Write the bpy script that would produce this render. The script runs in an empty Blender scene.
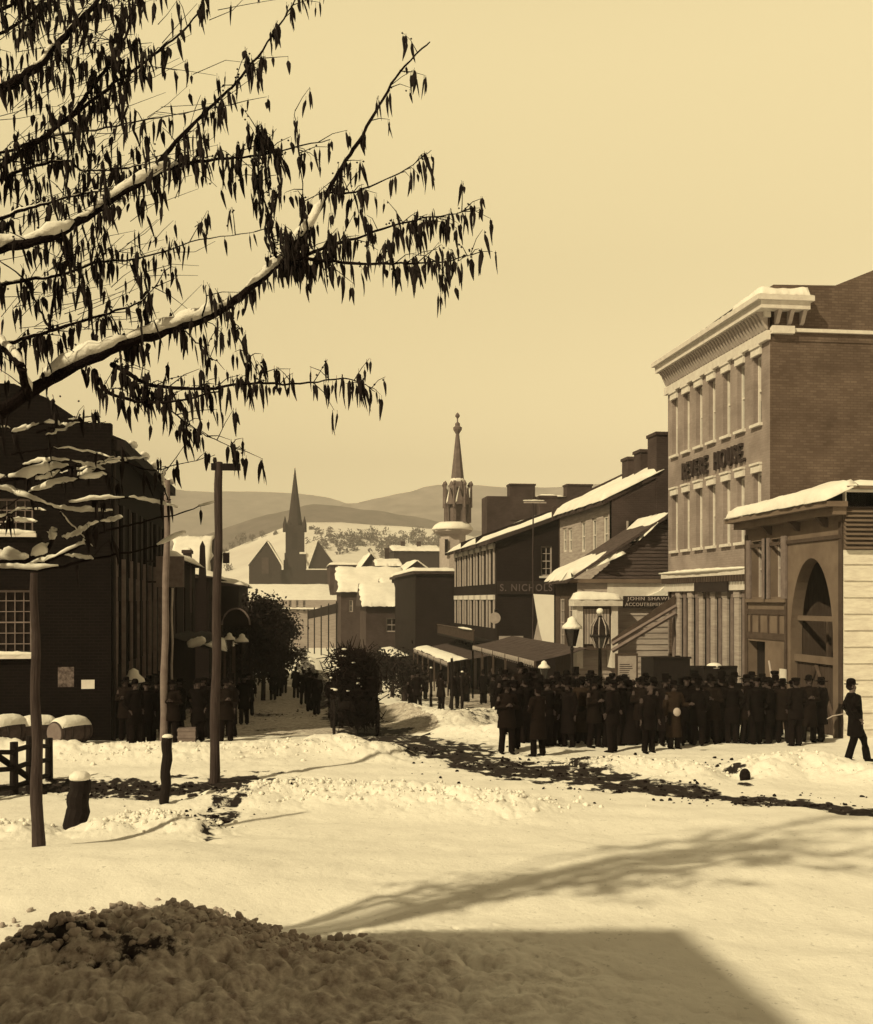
import bpy, bmesh, math, random
import numpy as np
from mathutils import Vector, Matrix
R = math.radians
rnd = random.Random(7)
S = bpy.context.scene
COL = S.collection

# ------------------------------------------------------------------ camera
F, CX, HY, H = 1100.0, 436.5, 600.0, 3.6
TH = math.atan(144.5/F)
FW = Vector((math.sin(TH), math.cos(TH), 0)); RT = Vector((math.cos(TH), -math.sin(TH), 0))
cd = bpy.data.cameras.new('camera'); cam = bpy.data.objects.new('camera', cd); COL.objects.link(cam)
cam.location = (0, 0, H); cam.rotation_euler = (R(90), 0, -TH)
cd.sensor_fit = 'HORIZONTAL'; cd.sensor_width = 36; cd.lens = 36*F/873
cd.shift_y = (HY-512)/873.0
cd.clip_start = 0.1; cd.clip_end = 12000
S.camera = cam
# ------------------------------------------------------------------ world, sun, exposure
SUN_EL = 40.0; SUN_H = Vector((0.80, 0.60, 0)).normalized()      # horizontal travel of the light
w = bpy.data.worlds.new('World'); S.world = w; w.use_nodes = True
nt = w.node_tree; N = nt.nodes; Lk = nt.links; N.clear()
out = N.new('ShaderNodeOutputWorld'); bg = N.new('ShaderNodeBackground')
sky = N.new('ShaderNodeTexSky'); sky.sky_type = 'NISHITA'; sky.sun_disc = False
sky.sun_elevation = R(SUN_EL); sky.sun_rotation = math.atan2(-SUN_H.x, -SUN_H.y)
sky.air_density = 1.0; sky.dust_density = 2.0
bw = N.new('ShaderNodeRGBToBW'); Lk.new(sky.outputs[0], bw.inputs[0])
mul = N.new('ShaderNodeMath'); mul.operation = 'MULTIPLY'; mul.inputs[1].default_value = 0.012
Lk.new(bw.outputs[0], mul.inputs[0])
tc = N.new('ShaderNodeTexCoord'); sx = N.new('ShaderNodeSeparateXYZ'); Lk.new(tc.outputs['Generated'], sx.inputs[0])
mr = N.new('ShaderNodeMapRange'); mr.interpolation_type = 'SMOOTHSTEP'           # bright hazy band low in the sky
mr.inputs['From Min'].default_value = 0.42; mr.inputs['From Max'].default_value = 0.85
mr.inputs['To Min'].default_value = 1.0; mr.inputs['To Max'].default_value = 0.16
Lk.new(sx.outputs['Z'], mr.inputs['Value'])
my = N.new('ShaderNodeMapRange'); my.interpolation_type = 'SMOOTHSTEP'           # brightest over the valley
my.inputs['From Min'].default_value = -0.1; my.inputs['From Max'].default_value = 0.75
my.inputs['To Min'].default_value = 0.36; my.inputs['To Max'].default_value = 1.0
Lk.new(sx.outputs['Y'], my.inputs['Value'])
lo = N.new('ShaderNodeMapRange'); lo.interpolation_type = 'SMOOTHSTEP'           # the glow right above the horizon
lo.inputs['From Min'].default_value = 0.0; lo.inputs['From Max'].default_value = 0.30
lo.inputs['To Min'].default_value = 1.85; lo.inputs['To Max'].default_value = 1.0
Lk.new(sx.outputs['Z'], lo.inputs['Value'])
m3 = N.new('ShaderNodeMath'); m3.operation = 'MULTIPLY'; Lk.new(mr.outputs[0], m3.inputs[0]); Lk.new(lo.outputs[0], m3.inputs[1])
m2 = N.new('ShaderNodeMath'); m2.operation = 'MULTIPLY'; Lk.new(m3.outputs[0], m2.inputs[0]); Lk.new(my.outputs[0], m2.inputs[1])
ad = N.new('ShaderNodeMath'); ad.operation = 'ADD'; Lk.new(m2.outputs[0], ad.inputs[0]); Lk.new(mul.outputs[0], ad.inputs[1])
tint = N.new('ShaderNodeMixRGB'); tint.blend_type = 'MIX'
tint.inputs[1].default_value = (1, .67, .33, 1); tint.inputs[2].default_value = (1, .815, .425, 1)
Lk.new(my.outputs[0], tint.inputs[0])
mm = N.new('ShaderNodeMixRGB'); mm.blend_type = 'MULTIPLY'; mm.inputs[0].default_value = 1
Lk.new(tint.outputs[0], mm.inputs[1]); Lk.new(ad.outputs[0], mm.inputs[2])
Lk.new(mm.outputs[0], bg.inputs[0]); bg.inputs[1].default_value = 1.0
Lk.new(bg.outputs[0], out.inputs[0])
sd = bpy.data.lights.new('sun', 'SUN'); sun = bpy.data.objects.new('sun', sd); COL.objects.link(sun)
sd.energy = 5.0; sd.angle = R(1.3); sd.color = (1, .83, .485)
sv = Vector((SUN_H.x*math.cos(R(SUN_EL)), SUN_H.y*math.cos(R(SUN_EL)), -math.sin(R(SUN_EL))))
sun.rotation_euler = sv.to_track_quat('-Z', 'Y').to_euler(); sun.location = (-20, -20, 30)
S.view_settings.view_transform = 'Standard'; S.view_settings.look = 'None'
S.view_settings.exposure = 0.14; S.view_settings.gamma = 1

# ------------------------------------------------------------------ picture-to-world helpers
def W(px, py, d):
    v = FW*d + RT*((px-CX)/F*d); v.z = H-(py-HY)/F*d; return v
def onX(px, a):                                     # Y where the column px meets the plane X=a
    k = (px-CX)/F; s, c = math.sin(TH), math.cos(TH)
    return (a*c-k*a*s)/(s+k*c)
def onY(px, b):                                     # X where the column px meets the plane Y=b
    k = (px-CX)/F; s, c = math.sin(TH), math.cos(TH)
    return b*(s+k*c)/(c-k*s)
def dep(x, y): return x*FW.x+y*FW.y
def zat(py, x, y): return H-(py-HY)/F*dep(x, y)
def gz(y):                                          # the street falls away from the viewer
    return float(np.interp(y, [-1e4, 27, 36, 50, 70, 100, 200, 400, 1e5], [0, 0, -.5, -1.3, -2.1, -2.9, -4.2, -5, -5]))
def G(px, py):
    d = 3.6*F/(py-HY)
    for _ in range(25):
        x = W(px, py, d); d = (H-gz(x.y))*F/(py-HY)
    v = W(px, py, d); return Vector((v.x, v.y, gz(v.y)))

# ------------------------------------------------------------------ numpy noise
def _h(ix, iy, s):
    n = (ix.astype(np.int64)*374761393+iy.astype(np.int64)*668265263+s*1442695041) & 0xffffffff
    n = ((n ^ (n >> 13))*1274126177) & 0xffffffff
    return ((n ^ (n >> 16)) & 0xffffff)/float(0xffffff)
def vnoise(x, y, s=0):
    ix = np.floor(x); iy = np.floor(y); fx = x-ix; fy = y-iy
    fx = fx*fx*(3-2*fx); fy = fy*fy*(3-2*fy)
    a = _h(ix, iy, s); b = _h(ix+1, iy, s); c = _h(ix, iy+1, s); d = _h(ix+1, iy+1, s)
    return (a*(1-fx)+b*fx)*(1-fy)+(c*(1-fx)+d*fx)*fy
def fbm(x, y, o=4, s=0):
    t = 0; a = .5; n = 0
    for i in range(o):
        t = t+a*vnoise(x*2**i+17.3*i, y*2**i-9.1*i, s+i); n += a; a *= .5
    return t/n

# ------------------------------------------------------------------ mesh helpers
class MB:
    def __init__(s): s.v = []; s.f = []
    def add(s, vs, fs):
        o = len(s.v); s.v += [tuple(p) for p in vs]; s.f += [tuple(i+o for i in f) for f in fs]; return s
    def box(s, x0, x1, y0, y1, z0, z1):
        return s.add([(x0,y0,z0),(x1,y0,z0),(x1,y1,z0),(x0,y1,z0),(x0,y0,z1),(x1,y0,z1),(x1,y1,z1),(x0,y1,z1)],
              [(0,3,2,1),(4,5,6,7),(0,1,5,4),(1,2,6,5),(2,3,7,6),(3,0,4,7)])
    def obox(s, o, u, n, a0, a1, b0, b1, z0, z1):   # box in the frame of a wall
        P = lambda a, b, z: o+u*a+n*b+Vector((0, 0, z))
        vs = [P(a0,b0,z0),P(a1,b0,z0),P(a1,b1,z0),P(a0,b1,z0),P(a0,b0,z1),P(a1,b0,z1),P(a1,b1,z1),P(a0,b1,z1)]
        return s.add(vs, [(0,3,2,1),(4,5,6,7),(0,1,5,4),(1,2,6,5),(2,3,7,6),(3,0,4,7)])
    def tube(s, pts, rs, n=8, cap=True, squash=1.0):
        pts = [Vector(p) for p in pts]; vs = []; fs = []
        ref = Vector((0, 0, 1))
        for i, p in enumerate(pts):
            t = (pts[min(i+1, len(pts)-1)]-pts[max(i-1, 0)])
            if t.length < 1e-9: t = Vector((0, 0, 1))
            t.normalize()
            a = t.cross(ref if abs(t.dot(ref)) < .95 else Vector((1, 0, 0))).normalized(); b = a.cross(t)
            r = rs[i] if isinstance(rs, (list, tuple)) else rs
            for k in range(n):
                an = 2*math.pi*k/n
                vs.append(p+a*(r*math.cos(an))+b*(r*squash*math.sin(an)))
        for i in range(len(pts)-1):
            for k in range(n):
                k2 = (k+1) % n
                fs.append((i*n+k, i*n+k2, (i+1)*n+k2, (i+1)*n+k))
        if cap:
            fs.append(tuple(range(n-1, -1, -1))); fs.append(tuple(range((len(pts)-1)*n, len(pts)*n)))
        return s.add(vs, fs)
    def lathe(s, c, prof, n=16, axis=None, sx=1, sy=1):
        c = Vector(c); vs = []; fs = []
        if axis is None: M = Matrix.Identity(3)
        else: M = Vector(axis).to_track_quat('Z', 'Y').to_matrix()
        for r, z in prof:
            for k in range(n):
                an = 2*math.pi*(k+.5)/n
                vs.append(c+M@Vector((r*sx*math.cos(an), r*sy*math.sin(an), z)))
        for i in range(len(prof)-1):
            for k in range(n):
                k2 = (k+1) % n
                fs.append((i*n+k, i*n+k2, (i+1)*n+k2, (i+1)*n+k))
        fs.append(tuple(range(n-1, -1, -1))); fs.append(tuple(range((len(prof)-1)*n, len(prof)*n)))
        return s.add(vs, fs)
    def ell(s, c, r, n=12, m=8):
        prof = [(max(math.sin(math.pi*i/m), 1e-3), -math.cos(math.pi*i/m)) for i in range(m+1)]
        vs = []; fs = []
        for q, z in prof:
            for k in range(n):
                an = 2*math.pi*k/n
                vs.append((c[0]+r[0]*q*math.cos(an), c[1]+r[1]*q*math.sin(an), c[2]+r[2]*z))
        for i in range(m):
            for k in range(n):
                k2 = (k+1) % n; fs.append((i*n+k, i*n+k2, (i+1)*n+k2, (i+1)*n+k))
        fs.append(tuple(range(n-1, -1, -1))); fs.append(tuple(range(m*n, (m+1)*n)))
        return s.add(vs, fs)
    def poly(s, pts, th, n):                        # a flat polygon given thickness th along n
        k = len(pts); vs = [Vector(p) for p in pts]+[Vector(p)-n*th for p in pts]
        return s.add(vs, [tuple(range(k)), tuple(range(2*k-1, k-1, -1))]+[(i, i+k, (i+1) % k+k, (i+1) % k) for i in range(k)])
ORG = {}
def mesh_from(name, mb, mat, org=Vector((0, 0, 0)), smooth=False):
    me = bpy.data.meshes.new(name)
    me.from_pydata([(v[0]-org.x, v[1]-org.y, v[2]-org.z) for v in mb.v], [], mb.f)
    me.materials.append(mat)
    bm = bmesh.new(); bm.from_mesh(me); bmesh.ops.recalc_face_normals(bm, faces=bm.faces); bm.to_mesh(me); bm.free()
    if smooth: me.polygons.foreach_set('use_smooth', [True]*len(me.polygons))
    me.update(); return me
def part(name, mb, mat, parent, label=None, smooth=False):
    org = ORG.get(parent.name, Vector((0, 0, 0)))
    o = bpy.data.objects.new(name, mesh_from(name, mb, mat, org, smooth)); COL.objects.link(o)
    o.parent = parent; ORG[o.name] = org
    if label: o['label'] = label
    return o
def thing(name, label, cat, loc=(0, 0, 0), group=None):
    o = bpy.data.objects.new(name, None); COL.objects.link(o); o.location = loc; o.empty_display_size = .3
    o['label'] = label; o['category'] = cat
    if group: o['group'] = group
    ORG[o.name] = Vector(loc); return o
def single(name, mb, mat, label, cat, loc, group=None, smooth=False):
    loc = Vector(loc)
    o = bpy.data.objects.new(name, mesh_from(name, mb, mat, loc, smooth)); COL.objects.link(o); o.location = loc
    o['label'] = label; o['category'] = cat; ORG[o.name] = loc
    if group: o['group'] = group
    return o
def structure(name, me):
    o = bpy.data.objects.new(name, me); COL.objects.link(o); o['kind'] = 'structure'; return o
def dup(root, loc, rz=0, label=None, group=None, scale=1):
    r = root.copy(); COL.objects.link(r); r.location = loc; r.rotation_euler = (0, 0, rz); r.scale = (scale,)*3
    if label: r['label'] = label
    if group: r['group'] = group
    for ch in list(root.children):
        c = ch.copy(); COL.objects.link(c); c.parent = r
        for g in list(ch.children):
            d = g.copy(); COL.objects.link(d); d.parent = c
    return r

# ------------------------------------------------------------------ materials
def T(v, warm=0.0):                                 # grey value -> the warm print tone of that thing
    t = min(v/.8, 1)**.5
    return (v, v*(.64+.34*t-.05*warm), v*(.66+.27*t-.22*warm), 1)
def mat(name, v, v2=None, rough=.9, scale=3.0, detail=6, bump=0.0, bscale=30, warm=0.0, spec=.2, stretch=(1, 1, 1)):
    m = bpy.data.materials.new(name); m.use_nodes = True; t = m.node_tree; n = t.nodes; l = t.links
    b = n['Principled BSDF']; b.inputs['Roughness'].default_value = rough
    b.inputs['Specular IOR Level'].default_value = spec
    c1 = T(v, warm); c2 = T(v2 if v2 is not None else v*.65, warm)
    g = n.new('ShaderNodeNewGeometry'); mp = n.new('ShaderNodeMapping'); mp.inputs['Scale'].default_value = stretch
    l.new(g.outputs['Position'], mp.inputs[0])
    ns = n.new('ShaderNodeTexNoise'); ns.inputs['Scale'].default_value = scale; ns.inputs['Detail'].default_value = detail
    ns.inputs['Roughness'].default_value = .65
    l.new(mp.outputs[0], ns.inputs[0])
    cr = n.new('ShaderNodeValToRGB'); cr.color_ramp.elements[0].position = .32; cr.color_ramp.elements[1].position = .68
    cr.color_ramp.elements[0].color = c2; cr.color_ramp.elements[1].color = c1
    l.new(ns.outputs[0], cr.inputs[0]); l.new(cr.outputs[0], b.inputs['Base Color'])
    if bump:
        n2 = n.new('ShaderNodeTexNoise'); n2.inputs['Scale'].default_value = bscale; n2.inputs['Detail'].default_value = 5
        l.new(mp.outputs[0], n2.inputs[0])
        bp = n.new('ShaderNodeBump'); bp.inputs['Strength'].default_value = bump; bp.inputs['Distance'].default_value = .05
        l.new(n2.outputs[0], bp.inputs['Height']); l.new(bp.outputs[0], b.inputs['Normal'])
    return m
def brick(name, v, vm, warm=0.0, contrast=.35):
    m = bpy.data.materials.new(name); m.use_nodes = True; t = m.node_tree; n = t.nodes; l = t.links
    b = n['Principled BSDF']; b.inputs['Roughness'].default_value = .95; b.inputs['Specular IOR Level'].default_value = .1
    g = n.new('ShaderNodeNewGeometry'); s = n.new('ShaderNodeSeparateXYZ'); l.new(g.outputs['Position'], s.inputs[0])
    a = n.new('ShaderNodeMath'); a.operation = 'ADD'; l.new(s.outputs[0], a.inputs[0]); l.new(s.outputs[1], a.inputs[1])
    c = n.new('ShaderNodeCombineXYZ'); l.new(a.outputs[0], c.inputs[0]); l.new(s.outputs[2], c.inputs[1])
    bt = n.new('ShaderNodeTexBrick'); bt.inputs['Scale'].default_value = 1; bt.inputs['Brick Width'].default_value = .23
    bt.inputs['Row Height'].default_value = .085; bt.inputs['Mortar Size'].default_value = .012; bt.inputs['Mortar Smooth'].default_value = .4
    bt.inputs['Color1'].default_value = T(v*(1+contrast), warm); bt.inputs['Color2'].default_value = T(v*(1-contrast), warm)
    bt.inputs['Mortar'].default_value = T(vm, warm)
    l.new(c.outputs[0], bt.inputs[0])
    ns = n.new('ShaderNodeTexNoise'); ns.inputs['Scale'].default_value = .9; ns.inputs['Detail'].default_value = 8; l.new(g.outputs['Position'], ns.inputs[0])
    cr = n.new('ShaderNodeValToRGB'); cr.color_ramp.elements[0].position = .3; cr.color_ramp.elements[1].position = .7
    cr.color_ramp.elements[0].color = (.7, .68, .67, 1); cr.color_ramp.elements[1].color = (1.14, 1.14, 1.14, 1)
    l.new(ns.outputs[0], cr.inputs[0])
    mx = n.new('ShaderNodeMixRGB'); mx.blend_type = 'MULTIPLY'; mx.inputs[0].default_value = 1
    l.new(bt.outputs[0], mx.inputs[1]); l.new(cr.outputs[0], mx.inputs[2]); l.new(mx.outputs[0], b.inputs['Base Color'])
    bp = n.new('ShaderNodeBump'); bp.inputs['Strength'].default_value = .5; bp.inputs['Distance'].default_value = .01
    l.new(bt.outputs['Fac'], bp.inputs['Height']); bp.invert = True; l.new(bp.outputs[0], b.inputs['Normal'])
    return m
M = {}
M['snow'] = mat('snow', .86, .78, .8, 2.5, 6, .5, 14, spec=.25)
M['snow_roof'] = mat('roof_snow', .84, .72, .85, 1.2, 6, .4, 8)
M['brick_dark'] = brick('sooty_brick', .018, .023, contrast=.12)
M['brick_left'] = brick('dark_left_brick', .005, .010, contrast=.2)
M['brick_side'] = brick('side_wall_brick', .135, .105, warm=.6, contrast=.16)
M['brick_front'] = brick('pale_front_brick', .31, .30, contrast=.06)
M['brick_mid'] = brick('old_brick', .065, .075, contrast=.12)
M['chimney'] = brick('chimney_brick', .06, .07, contrast=.12)
M['stone'] = mat('pale_stone', .72, .6, .9, 6)
M['stone_grey'] = mat('grey_stone', .035, .02, .95, 1.2)
M['cream'] = mat('cream_paint', .70, .56, .8, 4, 8, .2, 20)
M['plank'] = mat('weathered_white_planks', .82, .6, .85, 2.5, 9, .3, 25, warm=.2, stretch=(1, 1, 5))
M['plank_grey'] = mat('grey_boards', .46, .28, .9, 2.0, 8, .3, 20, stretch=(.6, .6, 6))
M['brownstone'] = mat('brown_stucco', .19, .13, .95, 1.5, 8, .15, 30, warm=.7)
M['brown_dark'] = mat('dark_brown_paint', .085, .055, .9, 3, 6, warm=.6)
M['door_wood'] = mat('brown_door_boards', .075, .045, .9, 5, 8, .2, 30, warm=.6, stretch=(4, 4, .4))
M['wood_dark'] = mat('dark_wood', .016, .009, .9, 8, 6, .3, 40, stretch=(3, 3, .5))
M['pole'] = mat('pole_wood', .07, .03, .9, 6, 8, .3, 30, stretch=(4, 4, .4))
M['bark'] = mat('bark', .016, .008, .95, 14, 6, .6, 60, spec=.05)
M['leaf'] = mat('withered_leaf', .02, .009, .9, 20)
M['twig'] = mat('twigs', .035, .02, .95, 10)
M['evergreen'] = mat('evergreen', .018, .008, .95, 6)
M['glass'] = mat('window_glass', .02, .012, .12, 2, spec=.6)
M['blind'] = mat('window_blind', .42, .34, .6, 4)
M['white'] = mat('white_paint', .74, .62, .7, 5)
M['offwhite'] = mat('dusty_paint', .45, .34, .8, 5)
M['shutter'] = mat('pale_shutters', .22, .14, .85, 4)
M['black'] = mat('black_iron', .015, .01, .6, 8)
M['shingle'] = mat('shingles', .11, .05, .95, 2.2, 8, .6, 12, stretch=(1, 1, 9))
M['roof_dark'] = mat('dark_roofing', .07, .04, .95, 3)
M['sign_dark'] = mat('dark_sign_board', .03, .02, .8, 5)
M['letter_dark'] = mat('dark_lettering', .05, .035, .8, 5)
M['letter_pale'] = mat('pale_lettering', .42, .3, .8, 5)
M['awning'] = mat('awning_canvas', .085, .04, .95, 3, 8, .2, 10)
M['canvas'] = mat('white_canvas', .82, .76, .95, 2)
M['cloth'] = [mat('black_wool', .006, .004, .95, 12, spec=.05), mat('charcoal_wool', .009, .006, .95, 12, spec=.05),
              mat('dark_brown_wool', .013, .008, .95, 12, warm=.5, spec=.05), mat('brown_wool', .03, .018, .95, 12, warm=1, spec=.05)]
M['hat'] = mat('black_felt', .006, .004, .9, 12, spec=.05)
M['skin'] = mat('skin', .16, .13, .7, 12)
M['skin_shade'] = mat('shaded_skin', .07, .05, .7, 12)  # darker copy of the skin, shade painted in for the crowd
M['barrel'] = mat('barrel_wood', .09, .05, .9, 6, 8, .3, 30)
M['hoop'] = mat('iron_hoop', .04, .025, .6, 9)
M['crate'] = mat('grey_crate', .22, .15, .9, 5)
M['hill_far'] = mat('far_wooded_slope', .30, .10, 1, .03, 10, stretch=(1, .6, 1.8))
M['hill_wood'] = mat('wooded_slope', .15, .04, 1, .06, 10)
M['copper'] = mat('steeple_slate', .17, .10, .9, 2)

# snow and slush on the ground, mixed by a painted attribute
def ground_material():
    m = bpy.data.materials.new('street_snow'); m.use_nodes = True; t = m.node_tree; n = t.nodes; l = t.links
    b = n['Principled BSDF']; b.inputs['Roughness'].default_value = .85; b.inputs['Specular IOR Level'].default_value = .2
    g = n.new('ShaderNodeNewGeometry')
    at = n.new('ShaderNodeAttribute'); at.attribute_name = 'mud'; dt = n.new('ShaderNodeAttribute'); dt.attribute_name = 'dirt'
    def noise(sc, de=8):
        x = n.new('ShaderNodeTexNoise'); x.inputs['Scale'].default_value = sc; x.inputs['Detail'].default_value = de
        x.inputs['Roughness'].default_value = .7; l.new(g.outputs['Position'], x.inputs[0]); return x
    def ramp(src, p0, p1, c0, c1):
        r = n.new('ShaderNodeValToRGB'); r.color_ramp.elements[0].position = p0; r.color_ramp.elements[1].position = p1
        r.color_ramp.elements[0].color = c0; r.color_ramp.elements[1].color = c1; l.new(src, r.inputs[0]); return r
    def math_(op, a, b_):
        x = n.new('ShaderNodeMath'); x.operation = op
        for i, q in enumerate((a, b_)):
            if isinstance(q, (int, float)): x.inputs[i].default_value = q
            else: l.new(q, x.inputs[i])
        return x
    def mix(f, a, b_):
        x = n.new('ShaderNodeMixRGB'); l.new(f, x.inputs[0]); l.new(a, x.inputs[1]); l.new(b_, x.inputs[2]); return x
    clean = ramp(noise(1.3).outputs[0], .3, .7, T(.77), T(.87))
    dirty = ramp(noise(7).outputs[0], .33, .66, T(.26, .2), T(.66, .2))
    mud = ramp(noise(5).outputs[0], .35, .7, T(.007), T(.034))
    nz = noise(3.2, 10)
    f1 = math_('MULTIPLY', math_('SUBTRACT', math_('ADD', math_('MULTIPLY', dt.outputs['Fac'], 1.35).outputs[0], nz.outputs[0]).outputs[0], .85).outputs[0], 3.5); f1.use_clamp = True
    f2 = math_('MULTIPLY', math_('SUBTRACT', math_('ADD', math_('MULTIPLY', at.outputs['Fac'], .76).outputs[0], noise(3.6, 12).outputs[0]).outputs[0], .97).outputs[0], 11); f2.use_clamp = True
    # small specks of dirt thrown on the snow
    sp = ramp(noise(9, 3).outputs[0], .64, .67, (0, 0, 0, 1), (1, 1, 1, 1))
    sd_ = n.new('ShaderNodeAttribute'); sd_.attribute_name = 'speck'
    f3 = math_('MULTIPLY', sp.outputs[0], sd_.outputs['Fac']); f3.use_clamp = True
    c = mix(f1.outputs[0], clean.outputs[0], dirty.outputs[0]); c = mix(f2.outputs[0], c.outputs[0], mud.outputs[0]); c = mix(f3.outputs[0], c.outputs[0], mud.outputs[0])
    l.new(c.outputs[0], b.inputs['Base Color'])
    bp = n.new('ShaderNodeBump'); bp.inputs['Strength'].default_value = .45; bp.inputs['Distance'].default_value = .05
    l.new(noise(11, 8).outputs[0], bp.inputs['Height']); l.new(bp.outputs[0], b.inputs['Normal'])
    return m

# ------------------------------------------------------------------ ground
def seg_dist(X, Y, pts):
    best = np.full(X.shape, 1e9); tt = np.zeros(X.shape)
    for i in range(len(pts)-1):
        ax, ay = pts[i][0], pts[i][1]; bx, by = pts[i+1][0], pts[i+1][1]
        dx, dy = bx-ax, by-ay; L2 = dx*dx+dy*dy
        t = np.clip(((X-ax)*dx+(Y-ay)*dy)/L2, 0, 1)
        d = np.hypot(X-ax-t*dx, Y-ay-t*dy)
        m = d < best; best[m] = d[m]; tt[m] = (i+t[m])/(len(pts)-1)
    return best, tt
def blob(X, Y, px, py, rx, ry):                     # soft ellipse centred on a ground point, radii in metres
    c = G(px, py); return np.exp(-(((X-c.x)/rx)**2+((Y-c.y)/ry)**2))
YS = [-1e4, 27, 36, 50, 70, 100, 200, 400, 1e5]; ZS = [0, 0, -.5, -1.3, -2.1, -2.9, -4.2, -5, -5]
def ground_fields(X, Y):
    z = np.interp(Y, YS, ZS)
    near = np.clip((70-Y)/25, 0, 1)
    far = np.clip((Y-120)/200, 0, 1)
    z = z+(fbm(X*.25, Y*.25, 3, 1)-.5)*.13*near+(fbm(X*1.2, Y*1.2, 4, 5)-.5)*.07*near
    z = z+far*(fbm(X*.01, Y*.01, 3, 8)-.5)*3
    mud = np.zeros(X.shape); dirt = np.zeros(X.shape); rough = np.zeros(X.shape); speck = np.zeros(X.shape)  # mud also carries the shadow band painted at left
    def track(pix, wid, depth=.12, m=1.0):
        nonlocal z, mud
        P = [G(*p) for p in pix]
        wob = (fbm(X*.9, Y*.9, 3, 21)-.5)*wid*1.6+(fbm(X*4, Y*4, 3, 22)-.5)*wid*.9
        d, t = seg_dist(X, Y, P); f = np.exp(-((d+wob)/wid)**4)
        st_ = vnoise(d*4.5+wob*1.5, t*55+7, 27)*.6+vnoise(d*11, t*90, 28)*.4; mud = np.maximum(mud, f*m*(.58+.62*st_)); z = z-depth*.15*f+f*(st_-.5)*.03
        return f
    # the muddy ruts
    track([(372,728),(395,738),(440,752),(500,764),(560,775),(640,788),(730,798),(800,804),(873,812),(1000,826)], np.interp(Y, [17, 19, 21, 26, 32], [.35, .60, 1.15, 1.5, .9]), .16)
    track([(400,733),(470,747),(560,762),(620,775),(700,788)], .5, .1, .72)
    track([(385,745),(440,760),(520,778),(600,790)], .35, .08, .66)
    track([(430,735),(500,745),(560,756)], .3, .06, .6)
    track([(230,752),(330,755),(420,757),(500,763)], .16, .05, .62)
    track([(505,757),(560,764),(640,764),(700,763)], .12, .05, .5)
    track([(640,757),(700,762),(760,762),(840,775),(900,778)], .18, .05, .55)
    track([(300,640),(303,660),(320,690),(345,718),(372,730)], 1.0, .1, .95)
    track([(298,665),(330,712),(362,735)], .7, .1, .9)
    # left dark band: cast shadow painted in as mud, beside a slush path
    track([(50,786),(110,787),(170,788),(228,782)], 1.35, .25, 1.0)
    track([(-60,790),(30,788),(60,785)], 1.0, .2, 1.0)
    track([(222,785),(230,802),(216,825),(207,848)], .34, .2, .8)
    mud = np.maximum(mud, blob(X, Y, 735, 772, .35, .3)*1.0); mud = np.maximum(mud, blob(X, Y, 745, 783, .22, .3))
    z = z-.15*blob(X, Y, 737, 775, .5, .5)
    # trodden lane and the shop-side pavements
    for cpx, cpy, rx, ry, a in ((265,715,1.6,5,.75),(240,750,1.5,1.2,.35),(255,760,1.6,1,.3),(330,726,2.2,2.0,.6),(290,690,2,9,.6),(420,742,2,2,.4),(470,728,2,4,.35)):
        f = blob(X, Y, cpx, cpy, rx, ry)*a; dirt = np.maximum(dirt, f); mud = np.maximum(mud, f*.98)
    side = ((X > 7.2) & (Y > 36)) | ((X < -2.2) & (Y > 31.5) & (Y < 90))
    dirt = np.maximum(dirt, side*.8); mud = np.maximum(mud, side*.45)
    mud = np.maximum(mud, ((X > 4.2) & (Y > 31) & (Y < 60))*.62*np.clip((X-4.2)/1.5, 0, 1))
    mud = np.maximum(mud, ((X < -1.9) & (Y > 31.5) & (Y < 60))*.6)
    lane = ((X > -3.0) & (X < 4.4) & (Y > 30.5))*np.clip((Y-30.5)/2, 0, 1)*np.clip((95-Y)/20, 0, 1)
    dirt = np.maximum(dirt, lane*.48); mud = np.maximum(mud, lane*(.50+.25*(vnoise(X*2.2, Y*.5, 91)-.5)))
    # ploughed banks
    def bank(pix, wid, h, spk=.6):
        nonlocal z, rough, speck
        P = [G(*p) for p in pix]; d, t = seg_dist(X, Y, P)
        f = np.exp(-(d/wid)**2)*np.clip(.55+fbm(X*.8, Y*.8, 3, 33)*.9, 0, 2)
        z = z+h*f; rough = np.maximum(rough, np.exp(-(d/(wid*1.3))**2)); speck = np.maximum(speck, np.exp(-(d/(wid*1.6))**2)*spk)
    bank([(235,800),(290,795),(360,797),(430,800),(500,808)], .75, .16)
    bank([(110,832),(150,828),(190,834)], .45, .12)
    bank([(-40,835),(20,836)], .5, .1)
    bank([(0,752),(80,756),(180,757),(330,752),(380,756)], .7, .22)
    bank([(590,766),(650,768),(700,774)], .5, .12)
    bank([(760,772),(800,768),(880,780)], .6, .25)
    bank([(400,715),(450,728),(490,722)], 1.0, .35)
    bank([(455,735),(520,740)], .6, .2)
    bank([(310,660),(326,690),(350,712)], .8, .3)
    bank([(320,744),(350,748)], .5, .15)
    # snow slope in the near left
    z = z+.30*blob(X, Y, 90, 880, 3.0, 1.8)+.12*blob(X, Y, 560, 880, 4, 1.6)
    # the heap of dirty shovelled snow closest to the viewer
    c = G(150, 985)
    near_f = 1/(1+np.exp((Y-(11.15+.25*np.sin(X*.8)))*3.2))
    right_cut = 1/(1+np.exp((X-3.6)*1.6))
    dirtyz = near_f*right_cut
    dirt = np.maximum(dirt, dirtyz*(.30+.42/(1+np.exp((X-.8)*2))))
    pile = np.exp(-(np.abs((X+1.55)/1.25)**3.2+np.abs((Y-10.75)/1.05)**3.2))
    z = z+pile*.34+dirtyz*.10
    dirt = np.maximum(dirt, np.clip(pile*1.6, 0, 1)); mud = np.maximum(mud, np.clip(pile*1.5, 0, 1)*.75*(fbm(X*2, Y*2, 3, 77)*.8+.4))
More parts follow.
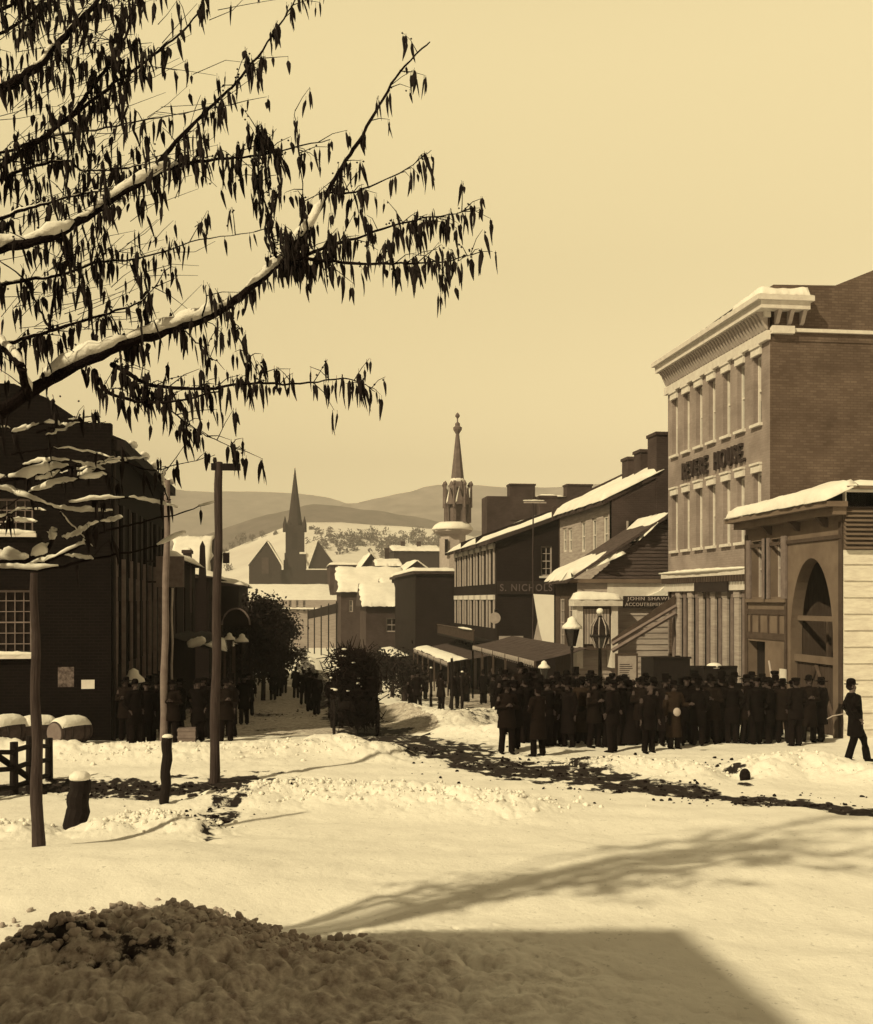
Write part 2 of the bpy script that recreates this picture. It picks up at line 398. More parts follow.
    rough2 = np.clip(dirtyz*np.clip((3.9-X)/3.5, .35, 1)+pile*.7, 0, 1)
    # lumpy, clod-like relief
    def clods(sc, s):                                # rounded lumps round scattered points
        x = X*sc+.5*vnoise(X*sc*.7, Y*sc*.7, s+3); y = Y*sc; ix = np.floor(x); iy = np.floor(y); best = np.full(X.shape, 9.)
        for a in (-1, 0, 1):
            for b in (-1, 0, 1):
                jx = ix+a; jy = iy+b; px_ = jx+_h(jx, jy, s+1); py_ = jy+_h(jx, jy, s+2); r_ = .55+.75*_h(jx, jy, s+5)
                best = np.minimum(best, np.hypot(x-px_, y-py_)/r_)
        return np.sqrt(np.clip(1-best*best, 0, 1))
    msk = (rough > .02) | (dirtyz > .02) | (pile > .02)
    cl = clods(2.6, 40)*.45+clods(5.5, 44)*.32+clods(11, 48)*.2
    z = z+rough*(cl-.5)*.30+rough2*(cl-.45)*.36*np.clip(fbm(X*.7, Y*.7, 2, 90)*2-.2, .25, 1.2)
    tramp = np.exp(-((Y-25)/6.5)**4)*np.clip(fbm(X*.5, Y*.5, 3, 95)*2-.45, 0, 1)
    z = z+tramp*(clods(4.0, 52)*.5+clods(9, 56)*.5-.4)*.055*(1-rough)
    speck = np.maximum(speck, tramp*.7)
    c2 = fbm(X*5, Y*5, 4, 60)
    z = z+(rough*.05+mud*.06*near+rough2*.08)*(c2-.5)
    # wind ripples on the open snow
    z = z+.010*np.sin(Y*6+1.5*fbm(X*.6, Y*.6, 2, 70)*6+X*.8)*near*(1-dirtyz)
    speck = np.maximum(speck, .25)
    return z, np.clip(mud, 0, 1), np.clip(dirt, 0, 1), np.clip(speck*near, 0, 1)
def build_ground():
    a_in = np.linspace(R(-29), R(29), 700)           # finer wedge towards the street
    a_out = np.linspace(R(29), R(331), 90)[1:-1]
    ang = np.concatenate([a_in, a_out])
    d1 = np.geomspace(5.5, 60, 760); d2 = np.geomspace(60, 3300, 100)[1:]
    dd = np.concatenate([[.5, 2, 3.5, 4.7], d1, d2])
    A, D = np.meshgrid(ang, dd)
    A = A+TH*1.0
    X = np.sin(A)*D; Y = np.cos(A)*D
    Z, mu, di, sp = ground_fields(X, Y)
    nr, nc = X.shape
    V = np.stack([X, Y, Z], -1).reshape(-1, 3)
    i = np.arange(nr-1)[:, None]*nc; j = np.arange(nc)[None, :]; j2 = (j+1) % nc
    Fq = np.stack([i+j, i+nc+j, i+nc+j2, i+j2], -1).reshape(-1, 4)
    V = np.vstack([V, [[0, 0, 0]]])
    me = bpy.data.meshes.new('ground')
    tri = [(nr*nc, int(k), int((k+1) % nc)) for k in range(nc)]
    me.from_pydata(V.tolist(), [], Fq[:, ::-1].tolist()+tri)
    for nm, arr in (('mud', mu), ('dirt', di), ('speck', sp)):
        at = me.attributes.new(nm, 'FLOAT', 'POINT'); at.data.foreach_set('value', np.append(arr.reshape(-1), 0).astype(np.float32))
    me.polygons.foreach_set('use_smooth', [True]*len(me.polygons))
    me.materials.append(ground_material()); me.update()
    bm = bmesh.new(); bm.from_mesh(me); bm.normal_update()
    if sum(f.normal.z for f in list(bm.faces)[:200]) < 0:
        bmesh.ops.reverse_faces(bm, faces=bm.faces); bm.to_mesh(me)
    bm.free()
    structure('ground', me)
build_ground()
def gnd(x, y):
    z, *_ = ground_fields(np.array([[float(x)]]), np.array([[float(y)]])); return float(z[0, 0])

# broken lumps of snow thrown up on the heap and the banks
def clod(mb, p, s_, r):
    a = r.uniform(0, 6.28); V6 = [(1,0,0),(-1,0,0),(0,1,0),(0,-1,0),(0,0,1),(0,0,-1)]
    c8 = [(i, j, k) for i in (-.62, .62) for j in (-.62, .62) for k in (-.62, .62)]
    pts = [Vector(v)*r.uniform(.85, 1.15) for v in V6]+[Vector(v)*r.uniform(.82, 1.05) for v in c8]
    M3 = Matrix.Rotation(a, 3, 'Z') @ Matrix.Rotation(r.uniform(0, 6.28), 3, 'X'); sc = Vector((r.uniform(.7, 1.4), r.uniform(.7, 1.3), r.uniform(.5, 1.0)))
    vs = [p+M3@Vector((q.x*sc.x, q.y*sc.y, q.z*sc.z))*s_ for q in pts]
    idx = {c: 6+i for i, c in enumerate(c8)}; fs = []
    for ax in range(3):
        for sg in (-1, 1):
            f = V6.index(tuple(sg if i == ax else 0 for i in range(3))); o1, o2 = [i for i in range(3) if i != ax]
            ring = []
            for u, v in ((-.62,-.62),(.62,-.62),(.62,.62),(-.62,.62)):
                c = [0, 0, 0]; c[ax] = sg*.62; c[o1] = u; c[o2] = v; ring.append(idx[tuple(c)])
            for i in range(4): fs.append((f, ring[i], ring[(i+1) % 4]))
    mb.add(vs, fs)
def clods_along(spots, n, s0, s1, seed):
    r = random.Random(seed); mb = MB(); P = []
    for _ in range(n):
        px, py, sx_, sy_ = r.choice(spots); g = G(px, py); P.append((g.x+r.gauss(0, sx_), g.y+r.gauss(0, sy_), s0+(s1-s0)*r.random()**2.5))
    xs = np.array([[p[0] for p in P]]); ys = np.array([[p[1] for p in P]]); zs = ground_fields(xs, ys)[0][0]
    for (x, y, s_), z in zip(P, zs): clod(mb, Vector((x, y, z+s_*.25)), s_, r)
    return mb
M['snow_dirty'] = mat('dirty_snow', .50, .26, .9, 5, 8, .4, 20, warm=.2)
for mb_, mk, lb_ in ((clods_along([(60,985,.4,.4),(110,960,.4,.4),(160,950,.4,.4),(200,960,.4,.4),(290,975,.4,.3),(140,930,.4,.25),(90,940,.4,.25),(190,935,.3,.25),(250,970,.35,.3)], 1700, .008, .06, 1), 'snow_dirty', 'broken lumps of dirty snow scattered over the shaded foreground heap'),
                     (clods_along([(275,798,.5,.3),(300,795,.6,.35),(340,797,.6,.35),(400,800,.7,.35),(460,803,.7,.3),(520,808,.8,.3),(125,830,.3,.25),(155,828,.35,.25),(180,824,.4,.3),(10,832,.25,.25),(300,755,.9,.4),(140,758,.9,.4),(790,768,.6,.4),(700,772,.6,.3),(620,766,.8,.3),(450,724,.9,.8)], 1900, .010, .055, 2), 'snow', 'small lumps of trodden snow strewn along the ploughed banks'),
                     (clods_along([(430,752,.8,.5),(500,766,1.0,.6),(560,776,1.0,.5),(640,788,1.0,.4),(730,798,.9,.3),(800,804,.8,.25),(110,790,1.0,.6),(190,790,.7,.6),(218,820,.25,.6),(330,790,1.5,.7),(700,764,1.5,.4),(290,715,.8,2)], 700, .012, .05, 3), 'bark', 'dark clots of mud and dung scattered along the ruts')):
    o = bpy.data.objects.new('snow_lumps' if mk != 'bark' else 'mud_clots', mesh_from('lumps', mb_, M[mk], smooth=True)); COL.objects.link(o); o['kind'] = 'stuff'; o['label'] = lb_
# ------------------------------------------------------------------ hills
def snow_field_material():
    m = mat('hillside_snow', .80, .62, 1, .02, 8); return m
M['hill_snow'] = snow_field_material()
def hill(name, prof, D, m, foot=.62, amp=6, seed=1, back=1.25):
    pxs = np.linspace(prof[0][0], prof[-1][0], 260)
    pys = np.interp(pxs, [p[0] for p in prof], [p[1] for p in prof])
    V = []; rows = 46
    for r in range(rows):
        t = r/(rows-1)
        if t <= .72: q = t/.72; d = D*(foot+(1-foot)*q); k = q**1.25*(1.0)
        else: q = (t-.72)/.28; d = D*(1+(back-1)*q); k = 1-q*.9
        for px, py in zip(pxs, pys):
            base = -6; c = W(px, py, D); h = (c.z-base)*k
            p = W(px, py, d)
            V.append([p.x, p.y, base+h, k])
    V = np.array(V); n = (fbm(V[:, 0]*.012, V[:, 1]*.012, 5, seed)-.5)*amp*2
    V[:, 2] += n*np.clip(V[:, 3]*1.5, 0, 1)
    nc = len(pxs)
    Fq = [(r*nc+c, r*nc+c+1, (r+1)*nc+c+1, (r+1)*nc+c) for r in range(rows-1) for c in range(nc-1)]
    me = bpy.data.meshes.new(name); me.from_pydata(V[:, :3].tolist(), [], Fq); me.materials.append(m)
    me.polygons.foreach_set('use_smooth', [True]*len(me.polygons)); me.update()
    structure(name, me)
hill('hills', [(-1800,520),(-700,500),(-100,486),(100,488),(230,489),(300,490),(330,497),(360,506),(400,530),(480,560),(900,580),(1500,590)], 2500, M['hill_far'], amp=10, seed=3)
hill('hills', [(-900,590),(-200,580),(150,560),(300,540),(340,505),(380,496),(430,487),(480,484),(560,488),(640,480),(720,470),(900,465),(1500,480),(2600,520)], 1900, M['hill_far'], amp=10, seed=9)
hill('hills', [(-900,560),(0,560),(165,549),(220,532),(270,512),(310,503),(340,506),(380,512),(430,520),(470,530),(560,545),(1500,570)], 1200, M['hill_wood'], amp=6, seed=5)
hill('hills', [(-900,575),(0,572),(165,566),(200,560),(240,545),(280,529),(300,523),(340,522),(380,526),(420,529),(450,531),(520,548),(640,560),(1500,580)], 760, M['hill_snow'], foot=.62, amp=2.5, seed=7)

def hill_z(x, y):                                    # height on the snow field for planting trees
    for px in (0,): pass
    return None
def plant_on_field(px, py, D=745):                   # a ray to the snow field, found by marching
    best = None
    for d in np.linspace(480, 760, 120):
        p = W(px, py, d); q = (d/760-.62)/.38
        if q < 0: continue
        crest = np.interp(px, [-900,0,165,200,240,280,300,340,380,420,450,520,640,1500], [575,572,566,560,545,529,523,522,526,529,531,548,560,580])
        hz = -6+(W(px, crest, 760).z+6)*min(q, 1)**1.25
        if hz >= p.z: return Vector((p.x, p.y, hz-1))
    p = W(px, py, 750); return Vector((p.x, p.y, p.z-1))
def leaf_cloud(mb, c, rx, ry, rz, n, size, r):
    for _ in range(n):
        while True:
            a = Vector((r.uniform(-1, 1), r.uniform(-1, 1), r.uniform(-1, 1)))
            if a.length < 1: break
        p = Vector((c[0]+a.x*rx, c[1]+a.y*ry, c[2]+a.z*rz))
        u = Vector((r.gauss(0, 1), r.gauss(0, 1), r.gauss(0, 1))).normalized(); v = u.orthogonal().normalized()
        s = size*r.uniform(.5, 1.3)
        mb.add([p-u*s, p+v*s*.5, p+u*s, p-v*s*.5], [(0, 1, 2, 3)])
# the wood that crosses the snow field: one mass
r2 = random.Random(3); mb = MB()
for px, py, nn, sx in [(335,543,26,12),(355,541,26,12),(375,542,30,12),(395,545,30,12),(415,540,26,10),(430,548,30,10),(350,550,16,10),(390,552,22,14),(440,540,20,8),(320,546,10,8)]:
    for _ in range(nn):
        q = plant_on_field(px+r2.gauss(0, sx*.6), py+r2.gauss(0, 3.5))
        hgt = r2.uniform(3.5, 7)
        leaf_cloud(mb, (q.x, q.y, q.z+hgt*.55), hgt*.38, hgt*.38, hgt*.55, 26, .9, r2)
me = mesh_from('woods', mb, M['hill_wood']); o = bpy.data.objects.new('woods', me); COL.objects.link(o)
o['kind'] = 'stuff'; o['label'] = 'belt of bare grey woods crossing the snowy hillside'; o['category'] = 'woods'
for i, (px, py, s_) in enumerate([(243,541,1.0),(232,548,.8),(240,546,1.3),(252,540,.8),(262,536,.7),(318,536,.9),(312,531,.7),(330,534,.8),(225,556,.9),(276,536,.6),(214,568,.9),(228,572,1.0)]):
    q = plant_on_field(px, py); mb = MB(); hgt = 6.5*s_
    t_ = thing('hillside_tree', 'one of the small bare trees dotted over the white field beside the church', 'tree', q, 'bare trees dotted on the snowy field')
    leaf_cloud(mb, (q.x, q.y, q.z+hgt*.6), hgt*.45, hgt*.45, hgt*.45, 60, .9, r2)
    part('crown', mb, M['hill_wood'], t_)
    part('trunk', MB().tube([q, q+Vector((0, 0, hgt*.7))], [.35, .15], 6), M['bark'], t_)

# ------------------------------------------------------------------ building kit
UX, UY, UZ = Vector((1, 0, 0)), Vector((0, 1, 0)), Vector((0, 0, 1))
def wall(mb, o, u, n, L, Hh, opens, depth=.2):
    us = sorted(set([0, L]+[q for a in opens for q in a[:2]])); zs = sorted(set([0, Hh]+[q for a in opens for q in a[2:4]]))
    P = lambda a, b, z: o+u*a+n*b+UZ*z
    for i in range(len(us)-1):
        for j in range(len(zs)-1):
            cu, cz = (us[i]+us[i+1])/2, (zs[j]+zs[j+1])/2
            if any(a[0] < cu < a[1] and a[2] < cz < a[3] for a in opens): continue
            mb.add([P(us[i],0,zs[j]),P(us[i+1],0,zs[j]),P(us[i+1],0,zs[j+1]),P(us[i],0,zs[j+1])], [(0,1,2,3)])
    for a0, a1, z0, z1 in [a[:4] for a in opens]:
        for q in ([(a0,z0),(a0,z1)],[(a1,z0),(a1,z1)],[(a0,z0),(a1,z0)],[(a0,z1),(a1,z1)]):
            (p, z), (p2, z2) = q
            mb.add([P(p,0,z),P(p2,0,z2),P(p2,-depth,z2),P(p,-depth,z)], [(0,1,2,3)])
def window(parent, o, u, n, op, depth=.2, nx=2, nz=2, lintel=None, sill=None, frame_m=None, bar=.035, fr=.07, blind=False, snow_sill=False, shutters=None, mb_extra=None):
    a0, a1, z0, z1 = op[:4]; f = MB(); fb0, fb1 = -depth+.01, -depth+.08
    e = .002
    f.obox(o,u,n,a0+e,a0+fr,fb0,fb1,z0+e,z1-e); f.obox(o,u,n,a1-fr,a1-e,fb0,fb1,z0+e,z1-e)
    f.obox(o,u,n,a0+fr,a1-fr,fb0,fb1,z1-fr,z1-e); f.obox(o,u,n,a0+fr,a1-fr,fb0,fb1,z0+e,z0+fr)
    for i in range(1, nx):
        c = a0+(a1-a0)*i/nx; f.obox(o,u,n,c-bar/2,c+bar/2,fb0+.005,fb1-.02,z0+fr,z1-fr)
    for i in range(1, nz):
        c = z0+(z1-z0)*i/nz; hb = bar/2*(1.7 if i == nz//2 else 1); f.obox(o,u,n,a0+fr,a1-fr,fb0+.008,fb1-.012,c-hb,c+hb)
    fo = part('window', f, frame_m or M['white'], parent)
    part('pane', MB().obox(o,u,n,a0,a1,-depth-.03,-depth,z0,z1), M['glass'], fo)
    if blind: part('blind', MB().obox(o,u,n,a0+fr,a1-fr,-depth+.001,-depth+.006,z0+(z1-z0)*rnd.uniform(.3,.7),z1-fr), M['blind'], fo)
    if lintel:
        w_, h_, pr = lintel
        part('lintel', MB().obox(o,u,n,a0-w_,a1+w_,.004,pr,z1,z1+h_).obox(o,u,n,a0-w_-.02,a1+w_+.02,.004,pr+.05,z1+h_,z1+h_+.07), M['stone'], fo)
    if sill: part('sill', MB().obox(o,u,n,a0-.1,a1+.1,-depth+.09,.12,z0-sill,z0-.002), M['stone'], fo)
    if snow_sill: part('sill_snow', snow_strip(o+u*(a0-.08)+UZ*z0+n*.0, u, n, a1-a0+.16, .17, .12), M['snow'], fo, smooth=True)
    if shutters:
        for a in ((a0-shutters-.02, a0-.02), (a1+.02, a1+shutters+.02)):
            part('shutter', MB().obox(o,u,n,a[0],a[1],.005,.05,z0,z1), M['shutter'], fo)
    return fo
def snow_strip(o, u, n, L, wdt, h, seg=14):          # a rounded ridge of snow lying along u
    mb = MB(); pts = []; rs = []
    for i in range(seg+1):
        t = i/seg; e = math.sin(math.pi*min(max(t, .03), .97))**.35
        pts.append(o+u*(L*t)+n*(wdt*.35)+UZ*(h*.2)); rs.append(wdt*.6*e*rnd.uniform(.75, 1.15))
    mb.tube(pts, rs, 8, True, squash=h/wdt*1.2); return mb
def snow_patch(p00, p10, p11, p01, th=.25, nu=24, nv=12, jit=.12, seed=1, clear=0.0):
    """thick snow lying on a sloping quad"""
    rr = random.Random(seed); mb = MB(); P = [Vector(p) for p in (p00, p10, p11, p01)]
    top = []; bot = []
    for j in range(nv+1):
        for i in range(nu+1):
            s, t = i/nu, j/nv
            a = P[0].lerp(P[1], s); b = P[3].lerp(P[2], s); p = a.lerp(b, t)
            e = min(min(s, 1-s)*nu/1.6, min(t, 1-t)*nv/1.6, 1); e = math.sqrt(max(e, 0))
            if (i in (0, nu) or j in (0, nv)):
                p = p+(P[1]-P[0]).normalized()*rr.uniform(-jit, jit)+(P[3]-P[0]).normalized()*rr.uniform(-jit, jit)
            nz = float(fbm(np.array([p.x*1.1+seed]), np.array([p.y*1.1]), 3, seed)[0])
            top.append(p+UZ*(.03+th*e*(.6+.8*nz))); bot.append(p+UZ*.006)
    n = (nu+1)*(nv+1); fs = []
    I = lambda i, j: j*(nu+1)+i
    for j in range(nv):
        for i in range(nu):
            fs.append((I(i,j),I(i+1,j),I(i+1,j+1),I(i,j+1))); fs.append((n+I(i,j),n+I(i,j+1),n+I(i+1,j+1),n+I(i+1,j)))
    for i in range(nu): fs += [(I(i,0),n+I(i,0),n+I(i+1,0),I(i+1,0)), (I(i,nv),I(i+1,nv),n+I(i+1,nv),n+I(i,nv))]
    for j in range(nv): fs += [(I(0,j),I(0,j+1),n+I(0,j+1),n+I(0,j)), (I(nu,j),n+I(nu,j),n+I(nu,j+1),I(nu,j+1))]
    mb.add(top+bot, fs); return mb
def chimney(parent, x0, x1, y0, y1, z0, z1, m=None, snow=True):
    c = part('chimney', MB().box(x0,x1,y0,y1,z0,z1).box(x0-.06,x1+.06,y0-.06,y1+.06,z1,z1+.14), m or M['chimney'], parent)
    if snow: part('chimney_snow', snow_patch((x0-.04,y0-.04,z1+.14),(x1+.04,y0-.04,z1+.14),(x1+.04,y1+.04,z1+.14),(x0-.04,y1+.04,z1+.14),.1,6,6,.02,seed=int(x0*10)), M['snow'], c, smooth=True)
    return c
def text_part(name, body, height, width, o, u, n, m, parent, depth=.05, label=None, off=.012):
    cu = bpy.data.curves.new('lettering', 'FONT'); cu.body = body; cu.size = 1; cu.extrude = .04; cu.offset = off; cu.space_character = 1.22
    ob = bpy.data.objects.new('lettering', cu); COL.objects.link(ob)
    bpy.context.view_layer.update()
    me = bpy.data.meshes.new_from_object(ob.evaluated_get(bpy.context.evaluated_depsgraph_get()))
    vs = [v.co.copy() for v in me.vertices]; fs = [tuple(p.vertices) for p in me.polygons]
    bpy.data.objects.remove(ob); bpy.data.curves.remove(cu); bpy.data.meshes.remove(me)
    x0 = min(v.x for v in vs); x1 = max(v.x for v in vs); y0 = min(v.y for v in vs); y1 = max(v.y for v in vs)
    mb = MB(); mb.add([o+u*((v.x-x0)/(x1-x0)*width)+UZ*((v.y-y0)/(y1-y0)*height)+n*(.01+(v.z+.04)/.08*depth) for v in vs], fs)
    return part(name, mb, m, parent, label)
def planks(mb, o, u, n, L, z0, z1, pitch, tri=None):  # lapped boards, each leaning out at its foot
    z = z0; k = 0
    while z < z1-1e-4:
        zt = min(z+pitch, z1); a0, a1 = 0, L
        if tri: a0, a1 = tri((z+zt)/2)
        if a1-a0 > .05:
            P = lambda a, b, zz: o+u*a+n*b+UZ*zz
            mb.add([P(a0,0,z),P(a1,0,z),P(a1,0,zt),P(a0,0,zt),P(a0,.045,z+.004),P(a1,.045,z+.004),P(a1,.012,zt-.002),P(a0,.012,zt-.002)],
                   [(0,3,2,1),(4,5,6,7),(0,1,5,4),(1,2,6,5),(2,3,7,6),(3,0,4,7)])
        z = zt; k += 1

# ================================================================== RIGHT SIDE
# ---- hotel with the cornice
HX = 15.2; HY0 = onX(770, HX); HY1 = onX(668, HX); HZ = zat(331, HX, HY0)
hotel = thing('hotel_building', 'three storey pale hotel with deep bracketed cornice and REVERE HOUSE on its front', 'hotel', (HX, HY0, gz(HY0)))
o = Vector((HX, HY0, gz(HY1)-.3)); L = HY1-HY0; hz = HZ-o.z
wpx = [675, 686.7, 699.2, 712, 726.7, 740.9, 757.4]
def zz(px, py): y = onX(px, HX); return zat(py, HX, y)-o.z
t3, s3 = zz(757.4, 356), zz(757.4, 424); t2, s2 = zz(726.7, 481), zz(726.7, 544)
opens = []
for px in wpx:
    c = onX(px, HX)-HY0; opens += [(c-.31, c+.31, s3, t3), (c-.31, c+.31, s2, t2)]
zc = zz(745, 586)                                    # top of the ground floor shopfront
mb = MB(); wall(mb, o+UZ*zc, UY, -UX, L, hz-zc, [(a, b, c-zc, d-zc) for a, b, c, d in opens], .24)
mb.box(HX, HX+.05, HY1-.02, HY1, o.z, HZ)
part('front_wall', mb, M['brick_front'], hotel)
for op in opens: window(hotel, o, UY, -UX, op, .24, 2, 2, lintel=(.05, .24, .09), sill=.10, blind=rnd.random() < .75)
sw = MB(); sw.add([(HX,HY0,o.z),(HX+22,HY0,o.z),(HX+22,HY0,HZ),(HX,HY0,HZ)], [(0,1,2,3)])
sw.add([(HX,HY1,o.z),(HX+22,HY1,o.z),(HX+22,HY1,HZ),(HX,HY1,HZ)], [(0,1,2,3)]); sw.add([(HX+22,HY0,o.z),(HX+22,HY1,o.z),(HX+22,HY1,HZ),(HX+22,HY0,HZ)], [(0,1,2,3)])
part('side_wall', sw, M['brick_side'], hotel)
# brick parapet above the eaves string
zp0 = zat(287, HX+.5, HY0+.3); x9 = onY(873, HY0); zp1 = zat(270, x9, HY0); sl = (zp1-zp0)/(x9-HX-2.2)
pp = MB().poly([(HX+.1,HY0-.03,HZ-.3),(HX+22,HY0-.03,HZ-.3),(HX+22,HY0-.03,zp0+sl*9),(HX+12,HY0-.03,zp0+sl*9.3),(HX+2.2,HY0-.03,zp0+.02),(HX+.1,HY0-.03,zp0-.03)], .4, Vector((0, -1, 0)))
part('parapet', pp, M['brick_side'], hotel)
part('string_course', MB().box(HX-.02,HX+22,HY0-.12,HY0-.032,HZ-.02,HZ+.09), M['stone'], hotel)
part('roof', MB().add([(HX-.3,HY0,zp0-.15),(HX+22,HY0,zp0-.15),(HX+22,HY1,zp0-.35),(HX-.3,HY1,zp0-.35)], [(0,1,2,3)]), M['roof_dark'], hotel)
# cornice with modillions, returning a little round the corner
ctop = zat(298, HX-.75, HY0); cn = MB(); n_ = -UX; b_ = Vector((HX, HY0, 0))
hC = ctop-HZ
cn.obox(b_,UY,n_,-.05,L+.1,.003,.14,HZ-.28,HZ+.02)
cn.obox(b_,UY,n_,-.08,L+.1,.003,.22,HZ+hC*.42,HZ+hC*.60)
cn.obox(b_,UY,n_,-.45,L+.15,.0,.50,HZ+hC*.60,HZ+hC*.84)
cn.obox(b_,UY,n_,-.55,L+.2,.0,.64,HZ+hC*.84,HZ+hC)
cn.box(HX+.002,HX+1.15,HY0-.45,HY0-.04,HZ+hC*.60,HZ+hC*.84); cn.box(HX+.002,HX+1.25,HY0-.55,HY0-.04,HZ+hC*.84,HZ+hC)
cn.box(HX+.002,HX+.75,HY0-.2,HY0-.04,HZ-.10,HZ+.14)
part('cornice', cn, M['cream'], hotel)
br = MB(); br.obox(b_,UY,n_,0,L,.003,.05,HZ+.02,HZ+hC*.42); part('frieze', br, M['brown_dark'], hotel)
for i in range(40):
    a = .1+i*(L-.2)/39
    part('bracket', MB().poly([b_+UY*(a-.05)+n_*.05+UZ*(HZ+.06),b_+UY*(a-.05)+n_*.12+UZ*(HZ+.08),b_+UY*(a-.05)+n_*.3+UZ*(HZ+hC*.45),b_+UY*(a-.05)+n_*.42+UZ*(HZ+hC*.598),b_+UY*(a-.05)+n_*.05+UZ*(HZ+hC*.598)], .11, -UY), M['offwhite'], hotel)
for i in range(3):
    a = .12+i*.42
    part('bracket', MB().poly([(HX+a,HY0-.05,HZ+.2),(HX+a,HY0-.16,HZ+.25),(HX+a,HY0-.28,HZ+hC*.45),(HX+a,HY0-.38,HZ+hC*.598),(HX+a,HY0-.05,HZ+hC*.598)], .13, -UX), M['offwhite'], hotel)
part('roof_snow', snow_patch((HX-.55,HY0-.5,ctop),(HX+1.2,HY0-.5,ctop),(HX+1.2,HY0+2.0,ctop),(HX-.55,HY0+2.0,ctop),.30,18,18,.04,seed=4), M['snow_roof'], hotel, smooth=True)
part('eaves_snow', snow_patch((HX-.6,HY0+1.8,ctop),(HX+.2,HY0+1.8,ctop),(HX+.2,HY1+.2,ctop),(HX-.6,HY1+.2,ctop),.07,8,40,.03,seed=5), M['snow_roof'], hotel, smooth=True)
# lettering
yE, yR = onX(746.5, HX), onX(684, HX); zb = zat(463, HX, onX(715, HX)+.0)
zR0, zR1 = zat(479, HX, yR), zat(462, HX, yR)
text_part('lettering', 'REVERE  HOUSE.', .66, yR-yE, Vector((HX, yR, zat(459.5, HX, yE)-.06)), -UY, -UX, M['letter_dark'], hotel, .1)
# shopfront
zl0, zl1 = zz(745, 590)+o.z, zz(745, 569)+o.z
sf = MB(); sf.obox(b_,UY,n_,-.02,L-.05,.0,.18,zl0,zl0+(zl1-zl0)*.42); sf.obox(b_,UY,n_,-.02,L,.0,.30,zl0+(zl1-zl0)*.74,zl1)
part('shop_cornice', sf, M['cream'], hotel)
db = MB()
for i in range(40):
    a = .05+i*L/40; db.obox(b_,UY,n_,a,a+.12,.07,.3,zl0+(zl1-zl0)*.44,zl0+(zl1-zl0)*.735)
db.obox(b_,UY,n_,0,L,0,.06,zl0+(zl1-zl0)*.42,zl0+(zl1-zl0)*.74); part('dentil_band', db, M['brown_dark'], hotel)
part('shopfront_snow', snow_strip(Vector((HX-.22,HY0+1,zl1)), UY, -UX, L-.8, .2, .12, 30), M['snow'], hotel, smooth=True)
ya, yb = onX(727, HX-.25), onX(694.5, HX-.25)
part('sign_board', MB().box(HX-.27,HX-.19,ya,yb,zl0-.05,zl1-.22), M['sign_dark'], hotel, 'long dark sign board above the shopfront')
gh = zl0-o.z
sx_ = [674.5,680,685.5,692,698,703,709,715,721,727,733,739,745,752,760,768]
sp_ = MB(); prev = None
for k, px in enumerate(sx_):
    a = onX(px, HX)-HY0
    if 0 <= a <= L:
        wd = .2 if k % 2 else .13
        pl = part('pilaster', MB().obox(o,UY,-UX,a-wd,a+wd,.0,.09 if k % 2 else .05,0,gh).obox(o,UY,-UX,a-wd-.04,a+wd+.04,.0,.11 if k % 2 else .06,gh-.25,gh-.02), M['plank_grey'] if k % 2 else M['shutter'], hotel)
part('shop_wall', MB().obox(o,UY,-UX,0,L,-.3,-.22,0,gh), M['brown_dark'], hotel)
for k in range(6):
    a = .6+k*(L-1.2)/5.5
    f = part('shop_window', MB().obox(o,UY,-UX,a,a+.05,-.2,-.1,1,gh-.3).obox(o,UY,-UX,a+.9,a+.95,-.2,-.1,1,gh-.3).obox(o,UY,-UX,a,a+.95,-.2,-.1,.8,1), M['offwhite'], hotel)
    part('pane', MB().obox(o,UY,-UX,a+.05,a+.9,-.19,-.17,1,gh-.3), M['glass'], f)

# ---- carriage gate building
GX = 14.2; GY0 = onX(842.5, GX); GY1 = onX(745.5, GX); gb = gz(GY0)-.2; GZ = zat(508, GX, GY0)
gate = thing('gatehouse', 'low brown stuccoed gatehouse with tall carriage arch, shuttered windows and snow on its flat roof', 'building', (GX, GY0, 0))
o = Vector((GX, GY0, gb)); L = GY1-GY0; hG = GZ-gb
def gu(px): return onX(px, GX)-GY0
def gzz(px, py): y = onX(px, GX); return zat(py, GX, y)-gb
A0, A1 = gu(833), gu(790.5); atop = gzz(812, 558); aspr = gzz(812, 640)
winz = (gzz(767, 597), gzz(767, 540))
W1 = (gu(763.5), gu(752), winz[0], winz[1]); W2 = (gu(782.5), gu(771), winz[0], winz[1])
DR = (gu(765), gu(747.5), 0, gzz(756, 641))
mb = MB(); wall(mb, o, UY, -UX, L, hG, [W1, W2, DR, (A0, A1, 0, atop)], .35)
# spandrels of the elliptical arch
nseg = 24; am = (A0+A1)/2; ar = (A1-A0)/2
pts = [(am-ar*math.cos(math.pi*i/nseg), aspr+(atop-aspr)*math.sin(math.pi*i/nseg)) for i in range(nseg+1)]
for i in range(nseg):
    (a, z), (a2, z2) = pts[i], pts[i+1]
    P = lambda q, b, zz_: o+UY*q-UX*b+UZ*zz_
    mb.add([P(a,0,z),P(a2,0,z2),P(a2,0,atop),P(a,0,atop)], [(0,1,2,3)])
    mb.add([P(a,0,z),P(a2,0,z2),P(a2,-.35,z2),P(a,-.35,z)], [(0,1,2,3)])
part('front_wall', mb, M['brownstone'], gate)
tr = MB()
tr.obox(o,UY,-UX,-.02,.16,.003,.035,0,hG-.35); tr.obox(o,UY,-UX,gu(789)+.1,gu(789)+.22,.003,.05,0,hG-.75); tr.obox(o,UY,-UX,L-.2,L,.003,.035,0,hG-.35)
